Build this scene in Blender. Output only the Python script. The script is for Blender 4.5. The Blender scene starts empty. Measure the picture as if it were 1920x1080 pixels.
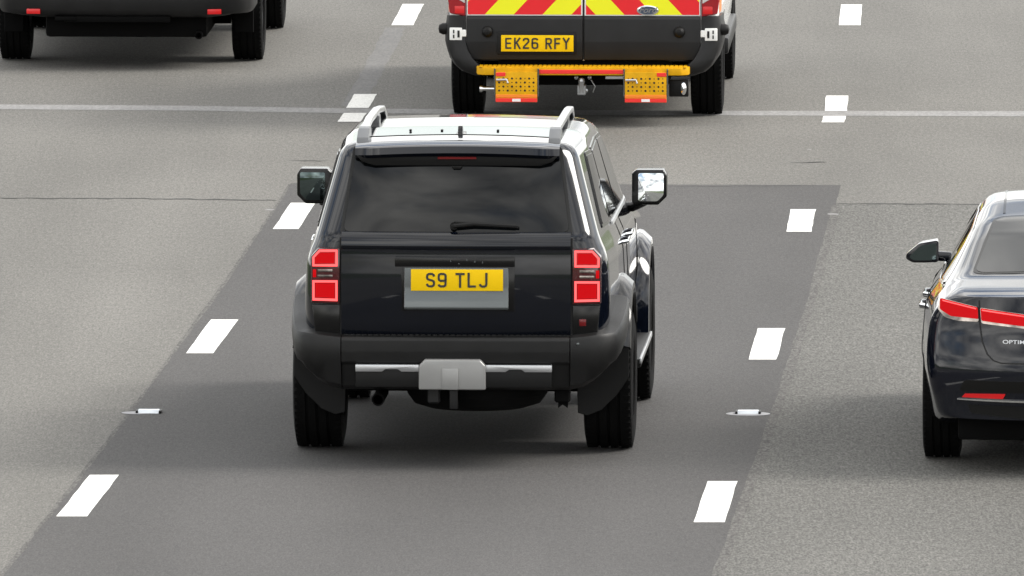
import bpy, bmesh, math, random
from mathutils import Vector, Matrix
R = math.radians
random.seed(7)
scene = bpy.context.scene
COL = scene.collection

# ------------------------------------------------------------------ camera, sky, sun, exposure
cam_d = bpy.data.cameras.new('camera'); cam = bpy.data.objects.new('camera', cam_d); COL.objects.link(cam)
cam.location = (0, 0, 9.05); cam.rotation_euler = (R(90-5.263), 0, 0)
cam_d.sensor_width = 36; cam_d.lens = 543.47; cam_d.clip_start = 1; cam_d.clip_end = 8000
scene.camera = cam
SUN_EL, SUN_AZ = 40, 82          # azimuth measured clockwise from +Y (the way the road goes)
world = bpy.data.worlds.new('World'); scene.world = world; world.use_nodes = True
wn = world.node_tree.nodes; wl = world.node_tree.links
bg = wn['Background']; bg.inputs['Strength'].default_value = 0.088
sky = wn.new('ShaderNodeTexSky'); sky.sky_type = 'NISHITA'; sky.sun_disc = False
sky.sun_elevation = R(SUN_EL); sky.sun_rotation = R(SUN_AZ); sky.air_density = 1.2; sky.dust_density = 2.0
tc = wn.new('ShaderNodeTexCoord'); mp = wn.new('ShaderNodeMapping'); mp.inputs['Scale'].default_value = (1, 1, 2.6)
cn = wn.new('ShaderNodeTexNoise'); cn.inputs['Scale'].default_value = 2.6; cn.inputs['Detail'].default_value = 7; cn.inputs['Roughness'].default_value = .58
cr = wn.new('ShaderNodeValToRGB'); cr.color_ramp.elements[0].position = .30; cr.color_ramp.elements[1].position = .50
cn2 = wn.new('ShaderNodeTexNoise'); cn2.inputs['Scale'].default_value = 4.2; cn2.inputs['Detail'].default_value = 6
cr2 = wn.new('ShaderNodeValToRGB')
cr2.color_ramp.elements[0].position = .34; cr2.color_ramp.elements[0].color = (2.6, 2.7, 2.9, 1)
cr2.color_ramp.elements[1].position = .66; cr2.color_ramp.elements[1].color = (13.2, 13.0, 12.5, 1)
mx = wn.new('ShaderNodeMix'); mx.data_type = 'RGBA'
wl.new(tc.outputs['Generated'], mp.inputs['Vector']); wl.new(mp.outputs[0], cn.inputs['Vector']); wl.new(mp.outputs[0], cn2.inputs['Vector'])
wl.new(cn.outputs['Fac'], cr.inputs[0]); wl.new(cn2.outputs['Fac'], cr2.inputs[0])
wl.new(cr.outputs[0], mx.inputs[0]); wl.new(sky.outputs[0], mx.inputs[6]); wl.new(cr2.outputs[0], mx.inputs[7])
wl.new(mx.outputs[2], bg.inputs['Color'])
sd = bpy.data.lights.new('sun', 'SUN'); sd.energy = 1.5; sd.angle = R(25); sd.color = (1, .965, .91)
sun = bpy.data.objects.new('sun', sd); COL.objects.link(sun)
sv = Vector((math.sin(R(SUN_AZ))*math.cos(R(SUN_EL)), math.cos(R(SUN_AZ))*math.cos(R(SUN_EL)), math.sin(R(SUN_EL))))
sun.rotation_euler = sv.to_track_quat('Z', 'Y').to_euler(); sun.location = sv*60
vs = scene.view_settings; vs.view_transform = 'Standard'; vs.look = 'None'; vs.gamma = 1; vs.exposure = 1.45
scene.render.resolution_x = 1024; scene.render.resolution_y = 576

# ------------------------------------------------------------------ materials
MATS = {}
def mat(name, col, rough=.5, metal=0, coat=0, spec=.5, emit=None, es=0, bump=0, bscale=200, vary=0, vscale=20, rvary=0):
    m = bpy.data.materials.new(name); m.use_nodes = True
    n = m.node_tree.nodes; l = m.node_tree.links; b = n['Principled BSDF']
    b.inputs['Base Color'].default_value = (*col, 1); b.inputs['Roughness'].default_value = rough
    b.inputs['Metallic'].default_value = metal; b.inputs['Coat Weight'].default_value = coat
    b.inputs['Coat Roughness'].default_value = .03; b.inputs['Specular IOR Level'].default_value = spec
    if coat >= 1: b.inputs['Coat IOR'].default_value = 1.40
    if emit:
        b.inputs['Emission Color'].default_value = (*emit, 1); b.inputs['Emission Strength'].default_value = es
    t = None
    if bump or vary or rvary:
        t = n.new('ShaderNodeTexCoord')
    if bump:
        z = n.new('ShaderNodeTexNoise'); z.inputs['Scale'].default_value = bscale; z.inputs['Detail'].default_value = 3
        u = n.new('ShaderNodeBump'); u.inputs['Strength'].default_value = bump; u.inputs['Distance'].default_value = .002
        l.new(t.outputs['Object'], z.inputs['Vector']); l.new(z.outputs['Fac'], u.inputs['Height']); l.new(u.outputs[0], b.inputs['Normal'])
    if vary:
        z = n.new('ShaderNodeTexNoise'); z.inputs['Scale'].default_value = vscale; z.inputs['Detail'].default_value = 6
        r = n.new('ShaderNodeValToRGB'); r.color_ramp.elements[0].position = .3; r.color_ramp.elements[1].position = .7
        r.color_ramp.elements[0].color = (*[c*(1-vary) for c in col], 1); r.color_ramp.elements[1].color = (*[min(1, c*(1+vary)) for c in col], 1)
        l.new(t.outputs['Object'], z.inputs['Vector']); l.new(z.outputs['Fac'], r.inputs[0]); l.new(r.outputs[0], b.inputs['Base Color'])
    if rvary:
        z = n.new('ShaderNodeTexNoise'); z.inputs['Scale'].default_value = 6; z.inputs['Detail'].default_value = 5
        r = n.new('ShaderNodeMapRange'); r.inputs[3].default_value = max(0, rough-rvary); r.inputs[4].default_value = rough+rvary
        l.new(t.outputs['Object'], z.inputs['Vector']); l.new(z.outputs['Fac'], r.inputs[0]); l.new(r.outputs[0], b.inputs['Roughness'])
    MATS[name] = m
    return m
mat('paint_black', (.002, .003, .006), .10, coat=1.0, spec=.1, rvary=.04)
mat('paint_navy', (.003, .004, .008), .10, coat=1.0, spec=.15, rvary=.04)
mat('paint_white', (.78, .78, .76), .25, coat=.6)
mat('paint_dark', (.010, .011, .013), .14, coat=.8, rvary=.05)
mat('glass_dark', (.004, .005, .006), .04, spec=.5)
mat('glass_rear', (.002, .0025, .003), .04, spec=.30, vary=.35, vscale=2.5)
mat('plastic', (.005, .005, .005), .46, spec=.30, bump=.35, bscale=260, vary=.25, vscale=9)
mat('plastic_black', (.003, .003, .003), .48, spec=.25, bump=.2, bscale=200)
mat('plastic_gloss', (.003, .003, .003), .16, spec=.38)
mat('plastic_grey', (.0085, .0085, .009), .42, spec=.32, bump=.3, bscale=220, vary=.2, vscale=7)
mat('rubber', (.003, .003, .003), .85, spec=.12, bump=.3, bscale=120, vary=.3, vscale=8)
mat('seal_gap_shade', (.003, .003, .003), .7)  # rubber seals, and dark strips painting the shade of panel gaps and holes
mat('underbody', (.002, .002, .002), .8, spec=.1)
mat('silver', (.52, .53, .54), .28, metal=.85)
mat('alloy', (.42, .43, .44), .3, metal=.9)
mat('chrome', (.8, .81, .82), .1, metal=1)
mat('rail_grey', (.085, .088, .092), .35, metal=.3)
mat('grey_cover', (.26, .26, .255), .36, metal=.35, vary=.06, vscale=6)
mat('garnish', (.11, .12, .12), .26, metal=.7)
mat('mirror_glass', (.75, .78, .78), .02, metal=1)
mat('mirror_dark_reflection', (.10, .13, .13), .03, metal=1)  # mirror colour darkened to paint in a dark reflection
mat('lamp_red', (.16, .001, .002), .4, coat=0, spec=.08, emit=(1, .003, .008), es=.17)
mat('lamp_glow', (.8, .02, .02), .15, emit=(1, .12, .12), es=.62, spec=.1)
mat('lamp_housing', (.05, .003, .004), .1, coat=.6)
mat('lamp_dim', (.30, .006, .012), .12, coat=.6)
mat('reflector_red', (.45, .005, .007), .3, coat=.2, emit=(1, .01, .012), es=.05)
mat('brake_dark', (.12, .003, .004), .15)
mat('lamp_clear', (.75, .74, .72), .12, metal=.4)
mat('lamp_smoke', (.34, .30, .27), .14, metal=.7, vary=.7, vscale=14)
mat('plate_yellow', (.78, .50, .001), .5, spec=.15)
mat('plate_ink', (.02, .02, .015), .5)
mat('step_yellow', (.64, .33, .002), .5, spec=.2, bump=.2, bscale=90, vary=.12, vscale=14)
mat('step_orange', (.85, .22, .012), .5)
mat('tape_red', (.80, .025, .02), .35)
mat('tape_white', (.82, .80, .78), .4)
mat('fluo_orange', (.90, .20, .05), .45)
mat('label_white', (.78, .78, .76), .45)
mat('emblem_blue', (.05, .07, .11), .2, coat=.5)
mat('stud_white', (.62, .66, .70), .25, metal=.2)
mat('stud_patch', (.27, .27, .28), .7, vary=.2, vscale=12)

def chevron_material():
    m = bpy.data.materials.new('chevron'); m.use_nodes = True
    n = m.node_tree.nodes; l = m.node_tree.links; b = n['Principled BSDF']; b.inputs['Roughness'].default_value = .35
    t = n.new('ShaderNodeTexCoord'); s = n.new('ShaderNodeSeparateXYZ'); l.new(t.outputs['Object'], s.inputs[0])
    def mth(op, a, bb=None):
        k = n.new('ShaderNodeMath'); k.operation = op
        for i, v in enumerate((a, bb)):
            if v is None: continue
            if isinstance(v, (int, float)): k.inputs[i].default_value = v
            else: l.new(v, k.inputs[i])
        return k.outputs[0]
    ax = mth('ABSOLUTE', s.outputs['X']); zz = mth('MULTIPLY', mth('SUBTRACT', s.outputs['Z'], .77), 1/1.07)
    tt = mth('DIVIDE', mth('ADD', mth('ADD', ax, zz), .097), .416)
    red = mth('LESS_THAN', mth('FRACT', tt), .5)
    x = n.new('ShaderNodeMix'); x.data_type = 'RGBA'; l.new(red, x.inputs[0])
    x.inputs[6].default_value = (.80, .80, .001, 1); x.inputs[7].default_value = (.72, .004, .010, 1)
    l.new(x.outputs[2], b.inputs['Base Color'])
    b.inputs['Coat Weight'].default_value = .3
    MATS['chevron'] = m
chevron_material()

def asphalt(name, base, grain, gscale, blotch, specks, warm=(1, .985, .965), band=True):
    """worn road surface: aggregate speckle, broad blotches, faint wheel-path streaks along the lane"""
    m = bpy.data.materials.new(name); m.use_nodes = True
    n = m.node_tree.nodes; l = m.node_tree.links; b = n['Principled BSDF']
    g = n.new('ShaderNodeNewGeometry')
    def noise(scale, detail=2, rough=.5, sc=(1, 1, 1)):
        mpn = n.new('ShaderNodeMapping'); mpn.inputs['Scale'].default_value = sc; l.new(g.outputs['Position'], mpn.inputs['Vector'])
        z = n.new('ShaderNodeTexNoise'); z.inputs['Scale'].default_value = scale; z.inputs['Detail'].default_value = detail; z.inputs['Roughness'].default_value = rough
        l.new(mpn.outputs[0], z.inputs['Vector']); return z.outputs['Fac']
    def rng(v, a, bb, c, d):
        r = n.new('ShaderNodeMapRange'); r.inputs[1].default_value = a; r.inputs[2].default_value = bb; r.inputs[3].default_value = c; r.inputs[4].default_value = d
        l.new(v, r.inputs[0]); return r.outputs[0]
    def mul(a, bb):
        k = n.new('ShaderNodeMath'); k.operation = 'MULTIPLY'; l.new(a, k.inputs[0]); l.new(bb, k.inputs[1]); return k.outputs[0]
    v = mul(rng(noise(gscale, 2, .7, (1, .2, 1)), .32, .68, 1-grain, 1+grain), rng(noise(.55, 5, .6, (1, .35, 1)), .3, .7, 1-blotch, 1+blotch))
    v = mul(v, rng(noise(gscale*.45, 2, .6, (1, .18, 1)), .3, .7, 1-grain*.5, 1+grain*.5))
    v = mul(v, rng(noise(2.2, 3, .6, (1, .06, 1)), .3, .7, .955, 1.045))
    v = mul(v, rng(noise(gscale*.5, 1, .5, (1, .5, 1)), .70, .80, 1.0, 1+specks))
    if band:                                                   # paler wheel tracks, two to a lane
        sp = n.new('ShaderNodeSeparateXYZ'); l.new(g.outputs['Position'], sp.inputs[0])
        k1 = n.new('ShaderNodeMath'); k1.operation = 'MULTIPLY_ADD'; l.new(sp.outputs['Y'], k1.inputs[0]); k1.inputs[1].default_value = -.045; l.new(sp.outputs['X'], k1.inputs[2])
        k2 = n.new('ShaderNodeMath'); k2.operation = 'MULTIPLY_ADD'; l.new(k1.outputs[0], k2.inputs[0]); k2.inputs[1].default_value = 2*math.pi/1.75; k2.inputs[2].default_value = (6.07-.875)*2*math.pi/1.75
        k3 = n.new('ShaderNodeMath'); k3.operation = 'COSINE'; l.new(k2.outputs[0], k3.inputs[0]); v = mul(v, rng(k3.outputs[0], -1, 1, .945, 1.045))
    cmb = n.new('ShaderNodeVectorMath'); cmb.operation = 'SCALE'; cmb.inputs[0].default_value = tuple(base*w for w in warm)
    l.new(v, cmb.inputs['Scale']); l.new(cmb.outputs[0], b.inputs['Base Color'])
    b.inputs['Roughness'].default_value = .86; b.inputs['Specular IOR Level'].default_value = .28
    u = n.new('ShaderNodeBump'); u.inputs['Strength'].default_value = .5; u.inputs['Distance'].default_value = .004
    l.new(noise(gscale*.8, 3, .7), u.inputs['Height']); l.new(u.outputs[0], b.inputs['Normal'])
    MATS[name] = m
asphalt('asphalt_old', .118, .30, 85, .10, .4, warm=(1, .965, .885))
asphalt('asphalt_patch', .062, .24, 95, .09, .3, warm=(1, .965, .945))
asphalt('asphalt_coarse', .096, .44, 72, .10, .5, warm=(1, .975, .90))
asphalt('asphalt_joint', .20, .16, 40, .12, .2)
asphalt('asphalt_ghost', .130, .16, 40, .12, .2)
asphalt('asphalt_edge', .085, .45, 60, .12, .4, warm=(1, .96, .90))
asphalt('crack_tar', .045, .3, 40, .3, .1)
asphalt('road_paint', .66, .10, 70, .10, .02, warm=(1, .99, .95))
asphalt('road_paint_worn', .62, .07, 30, .06, .04, warm=(1, .97, .88))
asphalt('verge_grass', .07, .4, 12, .3, .3, warm=(.75, 1, .35))

# ------------------------------------------------------------------ helpers
def link(o, parent=None):
    COL.objects.link(o)
    if parent is not None: o.parent = parent
    return o
def bm_obj(name, bm, m, parent=None, angle=32, smooth=True):
    bmesh.ops.recalc_face_normals(bm, faces=bm.faces)
    me = bpy.data.meshes.new(name); bm.to_mesh(me); bm.free()
    me.materials.append(MATS[m])
    if smooth:
        me.shade_smooth(); me.set_sharp_from_angle(angle=R(angle))
    return link(bpy.data.objects.new(name, me), parent)
def thing(name, label, cat, loc, heading=0, group=None):
    o = bpy.data.objects.new(name, None); o.empty_display_size = .3; COL.objects.link(o)
    o.location = loc; o.rotation_euler = (0, 0, -heading); o['label'] = label; o['category'] = cat
    if group: o['group'] = group
    return o
def bevel_new(bm, geom_edges, w, seg=2):
    bmesh.ops.bevel(bm, geom=geom_edges, offset=w, segments=seg, profile=.6, affect='EDGES', clamp_overlap=True)
def add_box(bm, x0, x1, y0, y1, z0, z1, bev=0, seg=2, mtx=None):
    t = bmesh.new(); r = bmesh.ops.create_cube(t, size=1)
    for v in t.verts:
        v.co = Vector(((x0+x1)/2+v.co.x*(x1-x0), (y0+y1)/2+v.co.y*(y1-y0), (z0+z1)/2+v.co.z*(z1-z0)))
    if bev: bevel_new(t, t.edges[:], bev, seg)
    merge(bm, t, mtx); return bm
def merge(bm, t, mtx=None):
    if mtx is not None: t.transform(mtx)
    me = bpy.data.meshes.new('tmp'); t.to_mesh(me); t.free(); bm.from_mesh(me); bpy.data.meshes.remove(me)
def add_prism(bm, pts, axis, a0, a1, bev=0, seg=2, mtx=None):
    """pts: 2-D outline; axis 'x': pts are (y,z); 'y': (x,z); 'z': (x,y)"""
    t = bmesh.new()
    def P(p, a):
        return {'x': (a, p[0], p[1]), 'y': (p[0], a, p[1]), 'z': (p[0], p[1], a)}[axis]
    A = [t.verts.new(P(p, a0)) for p in pts]; B = [t.verts.new(P(p, a1)) for p in pts]
    n = len(pts); t.faces.new(A); t.faces.new(B[::-1])
    for i in range(n): t.faces.new((A[i], B[i], B[(i+1) % n], A[(i+1) % n]))
    bmesh.ops.recalc_face_normals(t, faces=t.faces)
    if bev: bevel_new(t, t.edges[:], bev, seg)
    merge(bm, t, mtx); return bm
def add_lathe(bm, prof, axis='x', seg=48, c=(0, 0, 0), a0=0, a1=360):
    """prof: list of (radius, along-axis)"""
    full = abs(a1-a0) >= 360; k = seg if full else seg+1; rings = []
    for i in range(k):
        a = R(a0+(a1-a0)*i/seg); ca, sa = math.cos(a), math.sin(a); ring = []
        for r, h in prof:
            p = {'x': (h, r*ca, r*sa), 'y': (r*ca, h, r*sa), 'z': (r*ca, r*sa, h)}[axis]
            ring.append(bm.verts.new((c[0]+p[0], c[1]+p[1], c[2]+p[2])))
        rings.append(ring)
    for i in range(seg if full else seg):
        A, B = rings[i], rings[(i+1) % k]
        for j in range(len(prof)-1):
            bm.faces.new((A[j], B[j], B[j+1], A[j+1]))
    return rings
def add_tube(bm, path, rx, rz=None, seg=10, caps=True, square=False):
    rz = rz or rx; rings = []; P = [Vector(p) for p in path]
    for i, p in enumerate(P):
        d = (P[min(i+1, len(P)-1)]-P[max(i-1, 0)]).normalized()
        up = Vector((0, 0, 1)) if abs(d.z) < .95 else Vector((0, 1, 0))
        s = d.cross(up).normalized(); u = s.cross(d).normalized(); ring = []
        for k in range(seg):
            a = 2*math.pi*k/seg+(math.pi/seg)
            cx, cz = math.cos(a), math.sin(a)
            if square:
                q = .35; cx = math.copysign(abs(cx)**q, cx); cz = math.copysign(abs(cz)**q, cz)
            ring.append(bm.verts.new(p+s*cx*rx+u*cz*rz))
        rings.append(ring)
    for A, B in zip(rings, rings[1:]):
        for k in range(seg): bm.faces.new((A[k], A[(k+1) % seg], B[(k+1) % seg], B[k]))
    if caps: bm.faces.new(rings[0][::-1]); bm.faces.new(rings[-1])
    return bm
def round_poly(pts, r, seg=4):
    out = []; n = len(pts)
    for i in range(n):
        p = Vector(pts[i]); a = Vector(pts[i-1])-p; b = Vector(pts[(i+1) % n])-p
        rr = min(r, a.length*.45, b.length*.45); A = p+a.normalized()*rr; B = p+b.normalized()*rr
        for k in range(seg+1):
            t = k/seg; out.append(tuple((A*(1-t)+p*t)*(1-t)+(p*(1-t)+B*t)*t))
    return out
def panel(poly, mapf, thick=.012, du=.06, dv=.06, bev=0):
    """a curved sheet with thickness: 2-D outline (u,v), sliced finely, then mapf(u,v,depth) carries it on to a surface"""
    t = bmesh.new(); t.faces.new([t.verts.new((p[0], p[1], 0)) for p in poly])
    us = [p[0] for p in poly]; vs_ = [p[1] for p in poly]
    for lo, hi, st, no in ((min(us), max(us), du, (1, 0, 0)), (min(vs_), max(vs_), dv, (0, 1, 0))):
        k = int((hi-lo)/st)
        for i in range(1, k+1):
            c = lo+(hi-lo)*i/(k+1)
            bmesh.ops.bisect_plane(t, geom=t.verts[:]+t.edges[:]+t.faces[:], plane_co=(c if no[0] else 0, c if no[1] else 0, 0), plane_no=no)
    r = bmesh.ops.extrude_face_region(t, geom=t.faces[:])
    for v in r['geom']:
        if isinstance(v, bmesh.types.BMVert): v.co.z = thick
    for v in t.verts: v.co = Vector(mapf(v.co.x, v.co.y, v.co.z))
    return t
def text_mesh(body, size, depth=.002, shear=0, bold=0):
    c = bpy.data.curves.new('txt', 'FONT'); c.body = body; c.size = size; c.extrude = depth; c.shear = shear; c.align_x = 'CENTER'; c.align_y = 'CENTER'; c.offset = bold
    o = bpy.data.objects.new('txt', c); COL.objects.link(o)
    dg = bpy.context.evaluated_depsgraph_get(); me = bpy.data.meshes.new_from_object(o.evaluated_get(dg))
    bm = bmesh.new(); bm.from_mesh(me); bpy.data.objects.remove(o); bpy.data.curves.remove(c); bpy.data.meshes.remove(me)
    return bm
def boolean_cut(bm, cutters):
    """bm minus each cutter bmesh"""
    me = bpy.data.meshes.new('b'); bmesh.ops.recalc_face_normals(bm, faces=bm.faces); bm.to_mesh(me); bm.free()
    o = bpy.data.objects.new('b', me); COL.objects.link(o); tmp = []
    for c in cutters:
        bmesh.ops.recalc_face_normals(c, faces=c.faces)
        mc = bpy.data.meshes.new('c'); c.to_mesh(mc); c.free(); oc = bpy.data.objects.new('c', mc); COL.objects.link(oc); tmp.append(oc)
        d = o.modifiers.new('d', 'BOOLEAN'); d.operation = 'DIFFERENCE'; d.solver = 'EXACT'; d.object = oc
    dg = bpy.context.evaluated_depsgraph_get(); res = bpy.data.meshes.new_from_object(o.evaluated_get(dg))
    out = bmesh.new(); out.from_mesh(res)
    for x in tmp+[o]:
        d = x.data; bpy.data.objects.remove(x); bpy.data.meshes.remove(d)
    bpy.data.meshes.remove(res)
    return out
def lerp_table(tab, y):
    if y <= tab[0][0]: return tab[0][1]
    for (a, va), (b, vb) in zip(tab, tab[1:]):
        if y <= b: return va+(vb-va)*(y-a)/(b-a)
    return tab[-1][1]
def smooth_table(tab, y, s):
    return sum(lerp_table(tab, y+s*k/3)*w for k, w in ((-3, 1), (-2, 2), (-1, 3), (0, 4), (1, 3), (2, 2), (3, 1)))/16

def extrude_x(prof, x0, x1, n, warpf):
    b = bmesh.new(); k = len(prof)
    rings = [[b.verts.new(warpf(Vector((x0+(x1-x0)*i/n, y, z)))) for y, z in prof] for i in range(n+1)]
    for A, C in zip(rings, rings[1:]):
        for j in range(k): b.faces.new((A[j], A[(j+1) % k], C[(j+1) % k], C[j]))
    b.faces.new(rings[0]); b.faces.new(rings[-1][::-1]); return b

class Body:
    """car body: cross-sections lofted along y; tables of half widths and heights, rounded plan corners, then a warp"""
    def __init__(s, y0, y1, tabs, radii, corner=(.12, .2), warp=None, sm=.08, step=.04):
        s.y0, s.y1, s.t, s.rad, s.corner, s.sm, s.step = y0, y1, tabs, radii, corner, sm, step
        s.warp = warp or (lambda p: p)
    def v(s, k, y):
        t = s.t[k]
        return t if isinstance(t, (int, float)) else smooth_table(t, y, s.sm)
    def inset(s, y):
        out = 0
        for d, r in ((y-s.y0, s.corner[0]), (s.y1-y, s.corner[1])):
            if d < r: out += r-math.sqrt(max(0, r*r-(r-d)**2))
        return out
    def keys(s, y):
        i = s.inset(y)
        return [(s.v('wsill', y)-i, s.v('zb', y)), (s.v('wmid', y)-i, s.v('zmid', y)), (s.v('wsh', y)-i, s.v('zsh', y)),
                (s.v('wbelt', y)-i, s.v('zbelt', y)), (s.v('wroof', y)-i, s.v('zroof', y))]
    def xs(s, y, z):
        k = s.keys(y)
        if z <= k[0][1]: return k[0][0]
        for (xa, za), (xb, zb) in zip(k, k[1:]):
            if z <= zb: return xa+(xb-xa)*(z-za)/max(1e-6, zb-za)
        return k[-1][0]
    def ztop(s, x, y):
        w = max(.05, s.v('wroof', y)-s.inset(y)); return s.v('zroof', y)+s.v('crown', y)*(1-min(1, abs(x)/w)**2)
    def half(s, y):
        k = s.keys(y); P = [(0, k[0][1])]+k; w, zr = k[-1]; cr = s.v('crown', y)
        P.append((w*.72, zr+cr*(1-.72**2))); out = [P[0]]
        for i in range(1, 6):
            p = Vector(P[i]); a = Vector(P[i-1])-p; b = Vector(P[i+1])-p; r = s.rad[i-1]
            rr = min(r, a.length*.48, b.length*.48); A = p+a.normalized()*rr; B = p+b.normalized()*rr
            L0 = Vector(out[-1])
            for q in ([k/12 for k in range(1, 12)] if i == 1 else (.25, .5, .75)): out.append(tuple(L0.lerp(A, q)))
            for q in range(5):
                t = q/4; out.append(tuple((A*(1-t)+p*t)*(1-t)+(p*(1-t)+B*t)*t))
        for f in (.72, .48, .24, 0): out.append((w*f, zr+cr*(1-f*f)))
        return out
    def mesh(s):
        bm = bmesh.new(); ys = []
        for e, r, sg in ((s.y0, s.corner[0], 1), (s.y1, s.corner[1], -1)):
            ys += [e+sg*r*(1-math.cos(R(90*q/7))) for q in range(8)]
        n = int((s.y1-s.y0-sum(s.corner))/s.step); a = s.y0+s.corner[0]; b = s.y1-s.corner[1]
        ys += [a+(b-a)*i/n for i in range(1, n)]; rings = []
        for y in sorted(ys):
            h = s.half(y); loop = [(x, z) for x, z in h]+[(-x, z) for x, z in h[-2:0:-1]]
            rings.append([bm.verts.new(s.warp(Vector((x, y, z)))) for x, z in loop])
        for A, B in zip(rings, rings[1:]):
            for i in range(len(A)): bm.faces.new((A[i], A[(i+1) % len(A)], B[(i+1) % len(A)], B[i]))
        for y, ring in ((s.y0, rings[0]), (s.y1, rings[-1])):     # end caps as a grid, so that the warp bows them too
            h = s.half(y); m = len(h); n2 = len(ring); prev = None
            for j in range(12, m):
                x, z = h[j]; L, Rr = ring[j], ring[(n2-j) % n2]
                if j == 12: row = [ring[k] for k in range(12, -1, -1)]+[ring[n2-k] for k in range(1, 13)]
                elif j == m-1: row = [L]*25
                else: row = [L]+[bm.verts.new(s.warp(Vector((x*(1-k/12), y, z)))) for k in range(1, 24)]+[Rr]
                if prev:
                    for k in range(24):
                        f = [prev[k], prev[k+1], row[k+1], row[k]]; f = f[:3] if row[k] is row[k+1] else f
                        bm.faces.new(f)
                prev = row
        return bm
    def side_map(s, sg, proud):
        return lambda u, v, w: s.warp(Vector((sg*(s.xs(u, v)+proud-w), u, v)))
    def rear_map(s, proud):
        return lambda u, v, w: s.warp(Vector((u, s.y0-proud+w, v)))
    def top_map(s, proud):
        return lambda u, v, w: s.warp(Vector((u, v, s.ztop(u, v)+proud-w)))
    def front_map(s, proud):
        return lambda u, v, w: s.warp(Vector((u, s.y1+proud-w, v)))
def arch_cutters(axles, r, zc, xin, xout=1.3):
    out = []
    for y in axles:
        for sg in (-1, 1):
            c = bmesh.new(); rings = add_lathe(c, [(r, sg*xin), (r, sg*xout)], 'x', 40, (0, y, zc))
            c.faces.new([q[0] for q in rings]); c.faces.new([q[1] for q in rings][::-1]); out.append(c)
    return out
def make_wheel(parent, x, y, r, w, rim_r, sg, spokes=6, rim_mat='alloy'):
    """wheel (rim, spokes) > tyre; x is the middle of the tread"""
    b = bmesh.new(); o = sg*w/2
    add_lathe(b, [(rim_r*.97, -o*.9), (rim_r*.90, -o*.5), (rim_r*.88, o*.35), (rim_r*.93, o*.78), (rim_r*1.02, o*.86), (rim_r*1.03, o*.90), (rim_r*.99, o*.92)], 'x', 40)
    rg = add_lathe(b, [(.035, o*.66), (.035, o*.74), (.07, o*.72), (.075, o*.4)], 'x', 24); b.faces.new([q[0] for q in rg])
    add_lathe(b, [(rim_r*.9, o*.1), (.07, o*.05)], 'x', 40)
    for k in range(spokes):
        add_box(b, o*.42 if o > 0 else o*.70, o*.70 if o > 0 else o*.42, -.028, .028, .05, rim_r*.95, .008, 2, Matrix.Rotation(2*math.pi*k/spokes, 4, 'X'))
    wh = bm_obj('wheel', b, rim_mat, parent); wh.location = (x, y, r)
    t = bmesh.new(); h = w/2; pr = [(rim_r*.96, -h*.86), (rim_r*1.06, -h*.95), ((r+rim_r)/2, -h), (r*.945, -h*.93), (r*.985, -h*.82)]
    for gx in (-.42, 0, .42):
        pr += [(r*.998, (gx-.07)*h), (r*.972, (gx-.05)*h), (r*.972, (gx+.05)*h), (r*.998, (gx+.07)*h)]
    pr += [(r*.985, h*.82), (r*.945, h*.93), ((r+rim_r)/2, h), (rim_r*1.06, h*.95), (rim_r*.96, h*.86)]
    add_lathe(t, pr, 'x', 64)
    for k in range(56):                                       # shoulder tread blocks
        for q in (-1, 1):
            xa, xb = sorted((q*h*.60, q*h*.90)); add_box(t, xa, xb, -.011, .011, r*.955, r*.994, 0, 1, Matrix.Rotation(2*math.pi*(k+.5*(q > 0))/56, 4, 'X'))
    bm_obj('tyre', t, 'rubber', wh)
    return wh

# UK plate characters as strokes on a 50 x 79 grid
NINE = [(44, 46), (40, 39), (33, 36), (17, 36), (9, 40), (7, 48), (7, 60), (9, 68), (17, 72), (33, 72), (41, 68), (43, 60), (43, 19), (41, 11), (33, 7), (17, 7), (9, 11), (7, 17)]
GLYPH = {
 'S': [[(43, 58), (41, 67), (33, 72), (17, 72), (9, 67), (7, 60), (7, 53), (9, 46), (16, 42), (34, 37), (41, 33), (43, 26), (43, 19), (41, 12), (33, 7), (17, 7), (9, 12), (7, 21)]],
 '9': [NINE], '6': [[(50-x, 79-y) for x, y in NINE]],
 'T': [[(1, 72), (49, 72)], [(25, 70), (25, 0)]], 'L': [[(9, 79), (9, 7), (47, 7)]],
 'J': [[(41, 79), (41, 20), (38, 11), (31, 7), (18, 7), (10, 11), (7, 20)]],
 'E': [[(46, 72), (9, 72), (9, 7), (46, 7)], [(9, 40), (42, 40)]],
 'K': [[(9, 0), (9, 79)], [(45, 79), (13, 36)], [(20, 46), (46, 0)]],
 '2': [[(7, 56), (9, 67), (17, 72), (33, 72), (41, 67), (43, 57), (41, 49), (10, 17), (8, 7), (46, 7)]],
 'R': [[(9, 0), (9, 72), (33, 72), (41, 68), (43, 60), (43, 51), (41, 43), (33, 39), (9, 39)], [(26, 38), (45, 0)]],
 'F': [[(9, 0), (9, 72), (46, 72)], [(9, 40), (41, 40)]],
 'Y': [[(4, 79), (25, 43), (46, 79)], [(25, 44), (25, 0)]]}
def add_ribbon(bm, pts, w, sc, ox, oz, y0, y1):
    P = [Vector((x*sc+ox, z*sc+oz)) for x, z in pts]; L, Q = [], []
    for i, p in enumerate(P):
        a = (p-P[i-1]).normalized() if i else None; b = (P[i+1]-p).normalized() if i < len(P)-1 else None
        n1 = Vector((-a.y, a.x)) if a else None; n2 = Vector((-b.y, b.x)) if b else None
        if n1 is None: n = n2
        elif n2 is None: n = n1
        else:
            n = (n1+n2).normalized(); n = n/max(.5, n.dot(n1))
        L.append(p+n*w/2); Q.append(p-n*w/2)
    for i in range(len(P)-1):
        add_prism(bm, [L[i], L[i+1], Q[i+1], Q[i]], 'y', y0, y1)
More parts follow.
